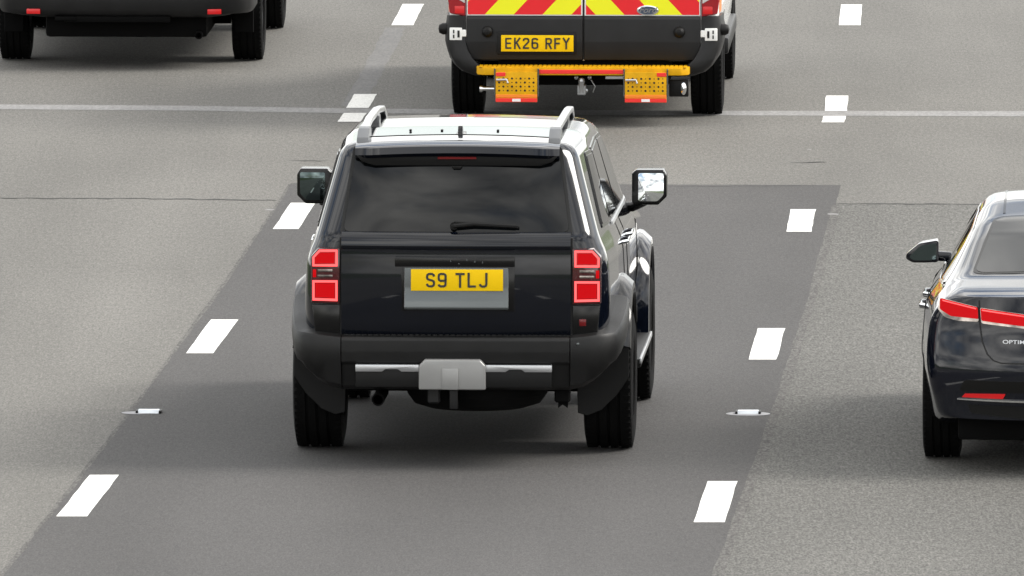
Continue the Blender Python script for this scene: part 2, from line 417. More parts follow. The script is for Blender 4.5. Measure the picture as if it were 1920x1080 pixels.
def add_plate(parent, text, x, y, z, w, h, tilt=0):
    """yellow rear plate with raised black characters, tilted back by tilt about its middle"""
    b = bmesh.new(); add_box(b, -w/2, w/2, -.004, .004, -h/2, h/2, .003, 2)
    pl = bm_obj('number_plate', b, 'plate_yellow', parent); pl.location = (x, y, z); pl.rotation_euler = (-tilt, 0, 0)
    sc = h*.70/79; adv = 61*sc; tot = sum(33*sc if c == ' ' else adv for c in text)-11*sc
    px = -tot/2; k = 0
    for c in text:
        if c == ' ': px += 33*sc; continue
        q = bmesh.new()
        for st in GLYPH[c]:
            add_ribbon(q, st, 11.5*sc, sc, px, -39.5*sc, -.0062-.0003*k, -.0035); k += 1
        bm_obj('plate_character', q, 'plate_ink', pl, smooth=False); px += adv
    return pl

# ------------------------------------------------------------------ the road
def lane_x(Y): d = Y-100; return -1.62+.0445*d-.00033*d*d if abs(d) < 70 else -1.62+.0445*d-.00033*(2*70*abs(d)-4900)
def heading(Y): return math.atan(.0445-.00066*max(-70, min(70, Y-100)))
def strip(name, o0, o1, Y0, Y1, z, m, parent=None, step=2.0, skew=0, jag=0, jl=None):
    """sheet between lane offsets o0..o1 (from the left lane line) and Y0..Y1, following the bend of the road"""
    bm = bmesh.new(); n = max(1, int(round((Y1-Y0)/step))); rows = []
    for i in range(n+1):
        Y = Y0+(Y1-Y0)*i/n; rows.append([bm.verts.new((lane_x(Y)+o+random.uniform(-jag, jag), Y-o*math.tan(heading(Y)) + skew*o, z)) for o in (o0, o1)])
    for A, B in zip(rows, rows[1:]): bm.faces.new((A[0], A[1], B[1], B[0]))
    return bm_obj(name, bm, m, parent, smooth=False)
bm = bmesh.new(); g = 4000
bm.faces.new([bm.verts.new(p) for p in ((-g, -g, -.03), (g, -g, -.03), (g, g, -.03), (-g, g, -.03))])
gr = bm_obj('ground', bm, 'verge_grass', smooth=False); gr['kind'] = 'structure'
road = strip('road', -9.5, 12.5, -60, 420, 0, 'asphalt_old', step=4); road['kind'] = 'structure'
patch = strip('resurfaced_patch', -.16, 3.62, 60, 106.1, .0014, 'asphalt_patch', step=.22, jag=.004); patch['kind'] = 'structure'
coarse = strip('coarse_asphalt', 3.57, 12.4, 60, 104.6, .0008, 'asphalt_coarse', step=.22, jag=.006); coarse['kind'] = 'structure'
def border(o, Y0, Y1, w, z):
    bm = bmesh.new(); n = int((Y1-Y0)/.12); rows = []; a = b_ = 0
    for i in range(n+1):
        Y = Y0+(Y1-Y0)*i/n; a = a*.85+random.uniform(-.004, .004); b_ = b_*.85+random.uniform(-.004, .004)
        rows.append([bm.verts.new((lane_x(Y)+q, Y-q*math.tan(heading(Y)), z)) for q in (o-w/2+a, o+w/2+b_)])
    for A, B in zip(rows, rows[1:]): bm.faces.new((A[0], A[1], B[1], B[0]))
    bm_obj('patch_border', bm, 'asphalt_edge', patch, smooth=False)
border(-.162, 62, 106.0, .02, .0020); border(3.625, 62, 104.5, .06, .0020)
for cx, cy, cr_ in ((-1.64, 103.98, .035), (2.165, 103.65, .04), (2.10, 108.9, .022)):
    b = bmesh.new(); b.faces.new([b.verts.new((cx+cr_*random.uniform(.6, 1.2)*math.cos(k*.785), cy+2.0*cr_*random.uniform(.6, 1.2)*math.sin(k*.785), .0022)) for k in range(8)]); bm_obj('surface_scar', b, 'asphalt_joint', road, smooth=False)
# transverse joint, ghost of an old lane line, cracks
def sheet(name, pts, z, m):
    b = bmesh.new(); b.faces.new([b.verts.new((x, y, z)) for x, y in pts]); return bm_obj(name, b, m, road, smooth=False)
jt = [(-9.0, 113.1), (-3.74, 112.62), (-2.37, 112.50), (-1.24, 112.27), (.2, 112.14), (1.63, 112.06), (3.72, 111.98), (9.5, 111.75)]
top = [(x, y+.27+random.uniform(-.03, .03)) for x, y in jt]
b = bmesh.new()
A = [b.verts.new((x, y-.17, .0016)) for x, y in jt]; B = [b.verts.new((x, y, .0016)) for x, y in top]
for i in range(len(jt)-1): b.faces.new((A[i], A[i+1], B[i+1], B[i]))
bm_obj('joint_strip', b, 'asphalt_joint', road, smooth=False)
strip('old_line_trace', -.14, .02, 112.75, 120.4, .0010, 'asphalt_ghost', road, step=.25, jag=.010)
def crack(pts, w):
    b = bmesh.new(); A, B = [], []
    fine = []
    for (xa, ya), (xb, yb) in zip(pts, pts[1:]):
        k = max(2, int(abs(xb-xa)/.05))
        fine += [(xa+(xb-xa)*i/k, ya+(yb-ya)*i/k+random.uniform(-.03, .03)) for i in range(k)]
    for i, (x, y) in enumerate(fine):
        ww = w*random.uniform(.25, 1.1)*min(1, .2+i/6, .2+(len(fine)-i)/6); A.append(b.verts.new((x, y-ww, .0024))); B.append(b.verts.new((x, y+ww, .0024)))
    for i in range(len(fine)-1): b.faces.new((A[i], A[i+1], B[i+1], B[i]))
    bm_obj('crack', b, 'crack_tar', road, smooth=False)
crack([(-3.6, 104.92), (-2.4, 104.86), (-1.55, 104.72)], .035)
crack([(2.19, 104.46), (2.6, 104.46), (3.2, 104.43), (3.9, 104.38)], .04)
crack([(1.95, 107.8), (2.25, 107.84)], .055)
crack([(-1.55, 107.98), (-1.25, 107.95)], .045)
crack([(1.0, 105.85), (1.9, 105.88), (2.15, 105.92)], .02)
# lane markings: 2 m dashes, painted on both sides of the middle lane
def dash(x0, Y0, x1, Y1, w, m, z=.0030):
    b = bmesh.new(); n = 6; rows = []
    for i in range(n+1):
        t = i/n; rows.append([b.verts.new((x0+(x1-x0)*t+o+random.uniform(-.003, .003), Y0+(Y1-Y0)*t, z)) for o in (0, w)])
    for A, B in zip(rows, rows[1:]): b.faces.new((A[0], A[1], B[1], B[0]))
    bm_obj('lane_marking', b, m, road, smooth=False)
for a in ((-2.504, 84.53, -2.383, 86.73), (-1.991, 93.88, -1.878, 96.07), (-1.59, 102.5, -1.502, 104.52), (-.943, 120.63, -.871, 122.9),
          (.997, 84.23, 1.097, 86.39), (1.439, 93.48, 1.526, 95.5), (1.821, 102.3, 1.884, 104.02), (2.558, 120.63, 2.622, 122.84)):
    dash(*a, .168, 'road_paint')
dash(-1.262, 111.31, -1.222, 112.10, .166, 'road_paint'); dash(-1.212, 112.56, -1.166, 113.84, .166, 'road_paint')
dash(2.235, 111.26, 2.262, 111.83, .164, 'road_paint'); dash(2.277, 112.30, 2.317, 113.69, .164, 'road_paint')
for Y in (57.5, 66.5, 75.5, 129.6, 138.6, 147.6, 156.6):
    for o in (-.07, 3.43): dash(lane_x(Y)+o, Y, lane_x(Y+2.1)+o, Y+2.1, .168, 'road_paint')
# reflective road studs
for x, y, lab, pd in ((-2.13, 90.25, 'low white road stud beside the lane marking, pale smear on its lighter asphalt side', -1),
                      (1.385, 90.2, 'low white road stud beside coarse asphalt, sitting on a thin pale oval smear', 1)):
    st = thing('road_stud', lab, 'road stud', (x, y, .0018), heading(y), 'reflective road studs between the dashes')
    b = bmesh.new(); add_prism(b, [(-.05, 0), (.05, 0), (.033, .020), (-.033, .020)], 'x', -.062, .062, .004, 2); bm_obj('lens', b, 'stud_white', st)
    for q in (-1, 1):
        b = bmesh.new(); add_box(b, q*.068-.007, q*.068+.007, -.055, .055, 0, .017, .004, 2); bm_obj('end_cap', b, 'plastic_black', st)
    b = bmesh.new(); add_lathe(b, [(.13 if pd > 0 else .09, .0015), (.001, .003)], 'z', 28)
    b.transform(Matrix.Translation((.0 if pd > 0 else -.07, -.02, 0)) @ Matrix.Diagonal((1, .9, 1, 1))); bm_obj('adhesive_pad', b, 'stud_patch', st)

# ------------------------------------------------------------------ black off-road car
def build_suv():
    T = thing('off_road_car', 'black boxy off-road car with roof rails and lit red tail lamps in the middle lane', 'car', (-.267, 88.30, .0014), R(2.6))
    def warp(p):
        k = max(0, min(1, (.25-p.y)/1.3)); return Vector((p.x, p.y+max(0, p.z-1.30)*.40*k, p.z))
    B = Body(-1.08, 3.80, dict(zb=[(-1.1, .60), (-.6, .52), (3.2, .50), (3.8, .50)], wsill=[(-1.1, .83), (-.5, .86), (3.2, .86), (3.8, .84)], zmid=.86, wmid=[(-1.1, .862), (-.3, .90), (3.0, .91), (3.8, .89)],
        zsh=[(-1.1, 1.17), (2.3, 1.14), (3.8, 1.02)], wsh=[(-1.1, .850), (-.3, .885), (2.4, .89), (3.8, .87)], zbelt=[(-1.1, 1.29), (1.9, 1.25), (2.4, 1.165), (3.8, 1.06)], wbelt=[(-1.1, .800), (-.2, .835), (2.3, .84), (3.8, .80)],
        wroof=[(-1.1, .655), (-.2, .685), (1.6, .67), (2.40, .73), (3.8, .72)], zroof=[(-1.1, 1.815), (0, 1.825), (.8, 1.812), (1.4, 1.782), (1.75, 1.74), (2.42, 1.22), (2.6, 1.195), (3.5, 1.13), (3.8, 1.08)],
        crown=[(-1.1, .022), (1.6, .02), (2.5, .015), (3.8, .01)]), (.05, .12, .06, .05, .09), (.17, .16), warp, .05)
    body = boolean_cut(B.mesh(), arch_cutters((0, 2.85), .455, .40, .56))
    bm_obj('body', body, 'paint_black', T, 38)
    # rear window, ledge, tailgate, all a little bowed
    rm = B.rear_map(.006)
    def glass_map(u, v, w):
        q = rm(u, v, w); q.y -= .030*(1-(u/.66)**2)+.014*max(0, 1-((v-1.56)/.25)**2)*max(0, 1-(u/.64)**4); return q
    bow = lambda q: Vector((q.x, q.y-(.030*(1-(q.x/.66)**2) if q.y < -1.05 else 0), q.z))
    p = panel(round_poly([(-.640, 1.335), (.640, 1.335), (.572, 1.80), (-.572, 1.80)], .035), glass_map, .012, .08, .05)
    gl = bm_obj('rear_window', p, 'glass_rear', T)
    p = panel(round_poly([(-.662, 1.315), (.662, 1.315), (.592, 1.806), (-.592, 1.806)], .03), B.rear_map(.003), .01, .2, .1); bm_obj('window_seal', p, 'seal_gap_shade', T)
    b = extrude_x([(-1.02, 1.334), (-1.080, 1.334), (-1.090, 1.326), (-1.106, 1.296), (-1.119, 1.268), (-1.122, 1.256), (-1.119, 1.246), (-1.110, 1.236), (-1.110, 1.225), (-1.113, 1.18), (-1.118, 1.10), (-1.121, 1.0), (-1.121, .92), (-1.117, .83), (-1.110, .77), (-1.098, .745), (-1.02, .745)], -.650, .650, 24, bow)
    tg = bm_obj('tailgate', b, 'paint_black', T, 40)
    b = bmesh.new(); add_box(b, -.345, .335, -1.149, -1.10, 1.140, 1.198, .006, 2); bm_obj('handle_strip', b, 'plastic_gloss', tg)
    for i in range(5):
        b = bmesh.new(); xx = -.03+i*.045; zz = 1.166+random.uniform(-.012, .012); add_box(b, xx, xx+random.uniform(.004, .010), -1.1515, -1.14, zz, zz+random.uniform(.005, .012), 0); bm_obj('badge_stroke', b, 'garnish', tg, smooth=False)
    b = bmesh.new(); add_box(b, -.310, .336, -1.146, -1.10, .886, 1.15, .010, 2); bm_obj('plate_surround', b, 'plastic_gloss', tg)
    # plate garnish: sloping pan, top edge set in, bottom edge out
    b = bmesh.new(); add_prism(b, [(-1.10, 1.137), (-1.148, 1.137), (-1.151, 1.02), (-1.156, .985), (-1.166, .945), (-1.178, .912), (-1.174, .898), (-1.10, .898)], 'x', -.292, .300, .010, 3)
    bm_obj('plate_garnish', b, 'garnish', tg)
    add_plate(T, 'S9 TLJ', +.008, -1.158, 1.066, .522, .122, R(1.5))
    # wiper
    b = bmesh.new(); add_lathe(b, [(.001, -.03), (.018, -.028), (.022, 0), (.022, .03)], 'y', 16, (-.012, -1.105, 1.368)); add_tube(b, [(-.012, -1.130, 1.37), (.10, -1.128, 1.382), (.34, -1.112, 1.368)], .010, .013, 8)
    add_tube(b, [(-.01, -1.120, 1.39), (.36, -1.108, 1.364)], .006, .010, 6); bm_obj('wiper', b, 'plastic_black', T)
    # spoiler and the black lip beneath
    b = bmesh.new(); n = 24; rings = []
    for i in range(n+1):
        x = -.580+1.16*i/n; e = max(0, abs(x)-.50)/.08; cz = -.018*(abs(x)/.58)**2
        rings.append([b.verts.new((x, yy, zz+cz)) for yy, zz in ((-.645, 1.850), (-.84, 1.838), (-.975+.05*e, 1.822), (-.997+.05*e, 1.812), (-1.010+.05*e, 1.775), (-.992+.05*e, 1.756), (-.90, 1.752), (-.645, 1.79))])
    for A, C in zip(rings, rings[1:]):
        for j in range(8): b.faces.new((A[j], A[(j+1) % 8], C[(j+1) % 8], C[j]))
    b.faces.new(rings[0]); b.faces.new(rings[-1][::-1]); sp = bm_obj('spoiler', b, 'paint_black', T, 28)
    b = bmesh.new(); add_prism(b, [(-.572, 1.758), (-.54, 1.722), (-.47, 1.700), (.47, 1.700), (.54, 1.722), (.572, 1.758)], 'y', -.975, -.88, .006, 2); bm_obj('spoiler_lip', b, 'plastic_black', T)
    bm_obj('roof_gap_shade', extrude_x([(-.634, 1.80), (-.634, 1.8525), (-.652, 1.8525), (-.652, 1.80)], -.58, .58, 24, lambda q: Vector((q.x, q.y, q.z-.018*(abs(q.x)/.58)**2))), 'seal_gap_shade', T)  # dark strip painting the shade in the seam ahead of the spoiler
    b = bmesh.new(); add_box(b, -.11, .11, -.990, -.97, 1.738, 1.752, .002, 1); bm_obj('brake_light', b, 'brake_dark', sp)
    b = bmesh.new(); add_prism(b, [(-.03, 1.70), (-.02, 1.683), (.02, 1.683), (.03, 1.70)], 'y', -.985, -.92, .003, 2); bm_obj('camera_nub', b, 'plastic_black', T)
    # roof rails with feet, antenna fin
    for sg in (-1, 1):
        b = bmesh.new(); add_tube(b, [(sg*.545, -.62, 1.872), (sg*.553, 0, 1.882), (sg*.553, .8, 1.872), (sg*.548, 1.22, 1.848), (sg*.545, 1.42, 1.79)], .022, .017, 12, square=True)
        rl = bm_obj('roof_rail', b, 'silver', T, 40)
        b = bmesh.new(); t = bmesh.new()
        add_prism(t, [(-.86, 1.805), (-.80, 1.845), (-.66, 1.886), (-.58, 1.893), (-.52, 1.870), (-.48, 1.80)], 'x', sg*.545-.034, sg*.545+.034, .010, 2); merge(b, t)
        bm_obj('rail_foot', b, 'rail_grey', rl)
        b = bmesh.new(); add_box(b, sg*.545-.028, sg*.545+.028, .45, .58, 1.80, 1.87, .012, 2); bm_obj('rail_foot', b, 'rail_grey', rl)
    b = bmesh.new(); add_prism(b, [(-.62, 1.840), (-.61, 1.865), (-.58, 1.895), (-.56, 1.895), (-.50, 1.865), (-.46, 1.838)], 'x', -.014, .014, .008, 2); add_box(b, -.028, .028, -.63, -.42, 1.836, 1.852, .006, 2); bm_obj('antenna', b, 'plastic_gloss', T)
    for x in (-.30, -.12, .20):
        b = bmesh.new(); add_box(b, x-.007, x+.007, -.30, -.26, 1.840, 1.850, .003, 2); bm_obj('roof_stud', b, 'plastic_black', T)
    # tail lamps
    for sg in (-1, 1):
        X = lambda a: sg*a
        b = bmesh.new(); add_prism(b, [(X(.660), .925), (X(.822), .932), (X(.822), 1.195), (X(.782), 1.240), (X(.660), 1.240)], 'y', -1.112, -.86, .006, 2); h = bm_obj('tail_lamp', b, 'lamp_housing', T)
        def frame(outer, inner, y0, y1, m, nm):
            b = bmesh.new(); k = len(outer)
            V = [[b.verts.new((X(p[0]), y, p[1])) for p in pts] for pts in (outer, inner) for y in (y0, y1)]
            for i in range(k):
                j = (i+1) % k; b.faces.new((V[0][i], V[0][j], V[2][j], V[2][i])); b.faces.new((V[1][i], V[1][j], V[3][j], V[3][i]))
                b.faces.new((V[0][i], V[0][j], V[1][j], V[1][i])); b.faces.new((V[2][i], V[2][j], V[3][j], V[3][i]))
            bm_obj(nm, b, m, h, smooth=False)
        uo = [(.672, 1.138), (.814, 1.138), (.814, 1.190), (.776, 1.232), (.672, 1.232)]; ui = [(.683, 1.149), (.803, 1.149), (.803, 1.186), (.772, 1.221), (.683, 1.221)]
        lo = [(.672, .940), (.814, .944), (.814, 1.058), (.672, 1.058)]; li = [(.684, .953), (.802, .957), (.802, 1.046), (.684, 1.046)]
        for oo, ii in ((uo, ui), (lo, li)):
            frame(oo, ii, -1.1195, -1.110, 'lamp_glow', 'light_guide')
            b = bmesh.new(); add_prism(b, [(X(.743+(p[0]-.743)*.93), (1.185 if oo is uo else 1.0)+(p[1]-(1.185 if oo is uo else 1.0))*.90) for p in ii], 'y', -1.1155, -1.110); bm_obj('red_lens', b, 'lamp_red', h, smooth=False)
        for z in (1.083, 1.114):
            b = bmesh.new(); add_box(b, min(X(.70), X(.785)), max(X(.70), X(.785)), -1.118, -1.10, z-.007, z+.007, .003, 2); bm_obj('reversing_bar', b, 'lamp_smoke', h)
        b = bmesh.new(); add_box(b, min(X(.793), X(.812)), max(X(.793), X(.812)), -1.117, -1.10, 1.075, 1.12, .003, 2); bm_obj('red_bar', b, 'lamp_red', h)
        # gap-filling panel under the lamp
        b = bmesh.new(); add_prism(b, [(X(.660), .745), (X(.800), .745), (X(.816), .920), (X(.660), .918)], 'y', -1.098, -.86, .006, 2); cp = bm_obj('corner_panel', b, 'plastic_gloss', T)
        if sg > 0:
            b = bmesh.new(); add_box(b, .698, .738, -1.104, -1.09, .802, .842, .004, 2); bm_obj('reflector', b, 'brake_dark', cp)
    for sg in (-1, 1):
        b = bmesh.new(); add_box(b, min(sg*.6495, sg*.6605), max(sg*.6495, sg*.6605), -1.092, -1.05, .74, 1.30, 0); bm_obj('tailgate_gap_shade', b, 'seal_gap_shade', T)  # dark bars standing for the shade beside the tailgate
    # bumper: centre and two wrap-round corners
    b = bmesh.new(); add_prism(b, [(-1.00, .752), (-1.125, .752), (-1.168, .742), (-1.182, .725), (-1.182, .66), (-1.176, .60), (-1.160, .585), (-1.130, .46), (-1.08, .435), (-1.00, .44)], 'x', -.648, .648, .006, 2); bp = bm_obj('bumper', b, 'plastic', T)
    b = bmesh.new()
    for i in range(38): add_box(b, -.62+i*.0335-.011, -.62+i*.0335+.011, -1.150, -1.128, .748, .7545, 0)
    bm_obj('tread_ribs', b, 'plastic', bp)
    for sg in (-1, 1):
        path = [(.652, -1.185), (.735, -1.178), (.81, -1.158), (.872, -1.115), (.912, -1.04), (.936, -.93), (.950, -.78), (.958, -.60), (.958, -.47)]
        b = bmesh.new(); rings = []
        for i, (px, py) in enumerate(path):
            a = Vector(path[min(i+1, 8)])-Vector(path[max(i-1, 0)]); nrm = Vector((-a.y, a.x)).normalized(); nrm = -nrm if nrm.y > 0 or nrm.x < 0 else nrm
            if nrm.x < -.01: nrm = -nrm
            t = i/8; zt = .742+.022*min(1, t*3)+max(0, t-.5)*.30; zbm = .44+.10*max(0, t*2-.15)+.06*t
            pr = [(-.14, zt+.012), (-.035, zt+.008), (-.010, zt-.002), (0, zt-.020), (.002, zt-.10), (-.008, max(zbm+.05, .60)), (-.035, zbm+.03), (-.075, zbm), (-.16, zbm)]
            rings.append([b.verts.new((sg*(px+nrm.x*o), py+nrm.y*o, z)) for o, z in pr])
        for A, C in zip(rings, rings[1:]):
            for j in range(8): b.faces.new((A[j], A[j+1], C[j+1], C[j]))
        b.faces.new(rings[0]); b.faces.new(rings[-1])
        bc = bm_obj('bumper_corner', b, 'plastic', T, 38)
        if sg > 0:
            b = bmesh.new(); add_lathe(b, [(.001, -1.192), (.008, -1.190), (.009, -1.18)], 'y', 14, (.695, 0, .708)); bm_obj('parking_sensor', b, 'garnish', bc)
    # insert with silver strip and the square grey cover
    b = bmesh.new(); add_box(b, -.566, .548, -1.196, -1.10, .458, .568, .008, 2); ins = bm_obj('skid_insert', b, 'plastic_black', T)
    for x0, x1, nx in ((-.566, -.206, -.36), (.172, .548, .34)):
        b = bmesh.new(); add_prism(b, [(x0, .588), (x1, .588), (x1, .548), (nx+.055, .548), (nx+.035, .562), (nx-.035, .562), (nx-.055, .548), (x0, .548)], 'y', -1.206, -1.14, .004, 2); bm_obj('silver_strip', b, 'silver', ins)
    b = bmesh.new(); add_prism(b, [(-.206, .448), (.174, .448), (.174, .585), (.142, .620), (-.172, .620), (-.206, .585)], 'y', -1.232, -1.15, .012, 3); cv = bm_obj('tow_cover', b, 'grey_cover', T)
    b = bmesh.new(); add_box(b, -.073, .020, -1.242, -1.22, .450, .570, .006, 2); bm_obj('cover_rib', b, 'grey_cover', cv)
    # arch flares, sills, mud flaps
    for yy in (0, 2.85):
        for sg in (-1, 1):
            b = bmesh.new(); pr = [(.452, sg*.80), (.450, sg*.952), (.462, sg*.968), (.492, sg*.965), (.532, sg*.915), (.545, sg*.86), (.50, sg*.80)]
            rg = add_lathe(b, pr, 'x', 30, (0, yy, .40), 2 if yy else 4, 158 if not yy else 178); b.faces.new(rg[0]); b.faces.new(rg[-1])
            for v in b.verts:                                  # squared-off shoulders of the arch
                dz = v.co.z-.40; dy = v.co.y-yy; q = min(abs(dz), abs(dy))
                if dz > 0: v.co.z += .12*dz
                if dz > .1: v.co.z += .08*q; v.co.y += math.copysign(.10*q, dy)
            bm_obj('wheel_arch', b, 'plastic_gloss' if yy == 0 else 'paint_black', T)
            if yy == 0:
                b = bmesh.new(); add_prism(b, [(sg*.655, .62), (sg*.956, .66), (sg*.956, .45), (sg*.89, .35), (sg*.80, .262), (sg*.72, .230), (sg*.665, .245)], 'y', -.475, -.455, .003, 1); bm_obj('mud_flap', b, 'plastic_black', T)
    for sg in (-1, 1):
        b = bmesh.new(); add_box(b, min(sg*.86, sg*.985), max(sg*.86, sg*.985), .62, 2.25, .40, .45, .012, 2); sb = bm_obj('side_step', b, 'plastic', T)
        b = bmesh.new(); add_box(b, min(sg*.975, sg*.99), max(sg*.975, sg*.99), .60, 2.27, .425, .456, .005, 2); bm_obj('step_edge', b, 'silver', sb)
        b = bmesh.new(); add_box(b, min(sg*.80, sg*.90), max(sg*.80, sg*.90), .42, 2.43, .49, .62, .02, 2); bm_obj('sill', b, 'plastic', T)
        # side windows
        for k, poly in enumerate(([(-.62, 1.34), (-.05, 1.325), (-.05, 1.70), (-.50, 1.715)], [(.02, 1.32), (.84, 1.31), (.84, 1.705), (.02, 1.705)], [(.93, 1.31), (2.02, 1.285), (1.60, 1.665), (.93, 1.70)])):
            p = panel(round_poly(poly, .03), B.side_map(sg, .010), .012, .15, .12); w = bm_obj('side_window', p, 'glass_dark', T)
            q = [(u+(.022 if u > sum(a[0] for a in poly)/4 else -.022), v+(.02 if v > 1.5 else -.02)) for u, v in poly]
            p = panel(round_poly(q, .03), B.side_map(sg, .006), .012, .15, .12); bm_obj('window_trim', p, 'plastic_gloss', w)
        p = panel([(.0, 1.285), (2.06, 1.262), (2.06, 1.278), (.0, 1.302)], B.side_map(sg, .016), .012, .2, .1); bm_obj('belt_strip', p, 'silver', T)
        for y0 in (.42, .885, 2.22):                              # door shut lines: shade of the gaps painted as dark strips
            p = panel([(y0, .60), (y0+.008, .60), (y0+.008, 1.27), (y0, 1.27)], B.side_map(sg, .0025), .01, .1, .08); bm_obj('shut_line_shade', p, 'seal_gap_shade', T)
        for yh in (.55, 1.05):
            b = bmesh.new(); xx = B.xs(yh, 1.14); add_tube(b, [(sg*(xx-.01), yh-.02, 1.135), (sg*(xx+.024), yh, 1.14), (sg*(xx+.026), yh+.18, 1.145), (sg*(xx-.01), yh+.2, 1.14)], .008, .011, 10); bm_obj('door_handle', b, 'chrome', T)
        # door mirror
        X = lambda a: sg*a
        b = bmesh.new(); add_prism(b, [(X(.895), 1.225), (X(1.035), 1.225), (X(1.085), 1.275), (X(1.085), 1.40), (X(1.065), 1.432), (X(.905), 1.432), (X(.880), 1.41), (X(.880), 1.24)], 'y', 1.98, 2.14, .022, 3); add_tube(b, [(X(.80), 2.12, 1.20), (X(.88), 2.10, 1.205), (X(.95), 2.08, 1.24)], .035, .03, 12)
        mr = bm_obj('door_mirror', b, 'plastic_gloss', T)
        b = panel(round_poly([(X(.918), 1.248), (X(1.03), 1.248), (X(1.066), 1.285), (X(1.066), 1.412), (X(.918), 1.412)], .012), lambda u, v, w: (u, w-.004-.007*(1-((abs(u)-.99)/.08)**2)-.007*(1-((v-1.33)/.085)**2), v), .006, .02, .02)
        mg = bm_obj('mirror_glass', b, 'mirror_glass' if sg > 0 else 'mirror_dark_reflection', mr); mg.matrix_local = Matrix.Translation((0, 1.974, 0)) @ Matrix.Translation((X(.99), 0, 1.33)) @ Matrix.Rotation(R(-5) if sg > 0 else R(3), 4, 'X') @ Matrix.Rotation(R(sg*4), 4, 'Z') @ Matrix.Translation((-X(.99), 0, -1.33))  # left glass has a dark reflection put into its colour
    # windscreen, front end
    p = panel(round_poly([(-.62, 1.80), (.62, 1.80), (.69, 2.36), (-.69, 2.36)], .03), B.top_map(.006), .012, .15, .12); bm_obj('windscreen', p, 'glass_dark', T)
    b = bmesh.new(); add_box(b, -.50, .50, 3.78, 3.83, .76, .98, .02, 2); gr_ = bm_obj('grille', b, 'plastic_black', T)
    for z in (.82, .87, .92):
        b = bmesh.new(); add_box(b, -.46, .46, 3.825, 3.84, z-.008, z+.008, .003, 1); bm_obj('grille_bar', b, 'silver', gr_)
    for sg in (-1, 1):
        b = bmesh.new(); add_box(b, min(sg*.53, sg*.80), max(sg*.53, sg*.80), 3.72, 3.82, .82, .98, .02, 2); bm_obj('headlight', b, 'lamp_clear', T)
    b = bmesh.new(); add_box(b, -.84, .84, 3.62, 3.88, .42, .72, .05, 3); bm_obj('front_bumper', b, 'plastic', T)
    # underside: chassis, spare wheel, axle, exhaust, tow loop
    b = bmesh.new(); add_box(b, -.50, .50, -.95, 3.5, .42, .58, .03, 2); add_box(b, -.84, .84, .48, 2.38, .27, .52, .03, 2); add_box(b, -.55, .55, -1.05, -.85, .44, .62, .02, 2); bm_obj('chassis', b, 'underbody', T)
    b = bmesh.new(); add_tube(b, [(-.72, 0, .39), (.72, 0, .39)], .05, None, 12); add_lathe(b, [(.001, -.14), (.10, -.12), (.15, 0), (.10, .12), (.001, .14)], 'x', 20, (0, .0, .39)); bm_obj('rear_axle', b, 'underbody', T)
    b = bmesh.new(); rg = add_lathe(b, [(.05, .30), (.28, .300), (.36, .325), (.40, .38), (.40, .44), (.34, .49), (.05, .50)], 'z', 36, (.10, -.66, 0)); bm_obj('spare_wheel', b, 'rubber', T)
    b = bmesh.new(); rg = add_lathe(b, [(.028, -1.07), (.036, -1.07), (.036, -.6), (.028, -.6)], 'y', 18, (-.445, 0, .375)); bm_obj('exhaust_pipe', b, 'underbody', T)
    b = bmesh.new(); add_box(b, .555, .645, -1.04, -.96, .36, .46, .01, 1); add_prism(b, [(.575, .37), (.575, .325), (.60, .345), (.628, .325), (.632, .37)], 'y', -1.0, -.97); bm_obj('tow_bracket', b, 'underbody', T)
    b = bmesh.new(); add_box(b, -.035, .012, -1.14, -1.08, .33, .45, .006, 2); add_box(b, -.16, -.09, -1.13, -1.08, .36, .45, .01, 1); bm_obj('tow_bar', b, 'plastic_grey', T)
    for y in (0, 2.85):
        for sg in (-1, 1): make_wheel(T, sg*.832, y, .39, .285, .235, sg)
    return T
build_suv()

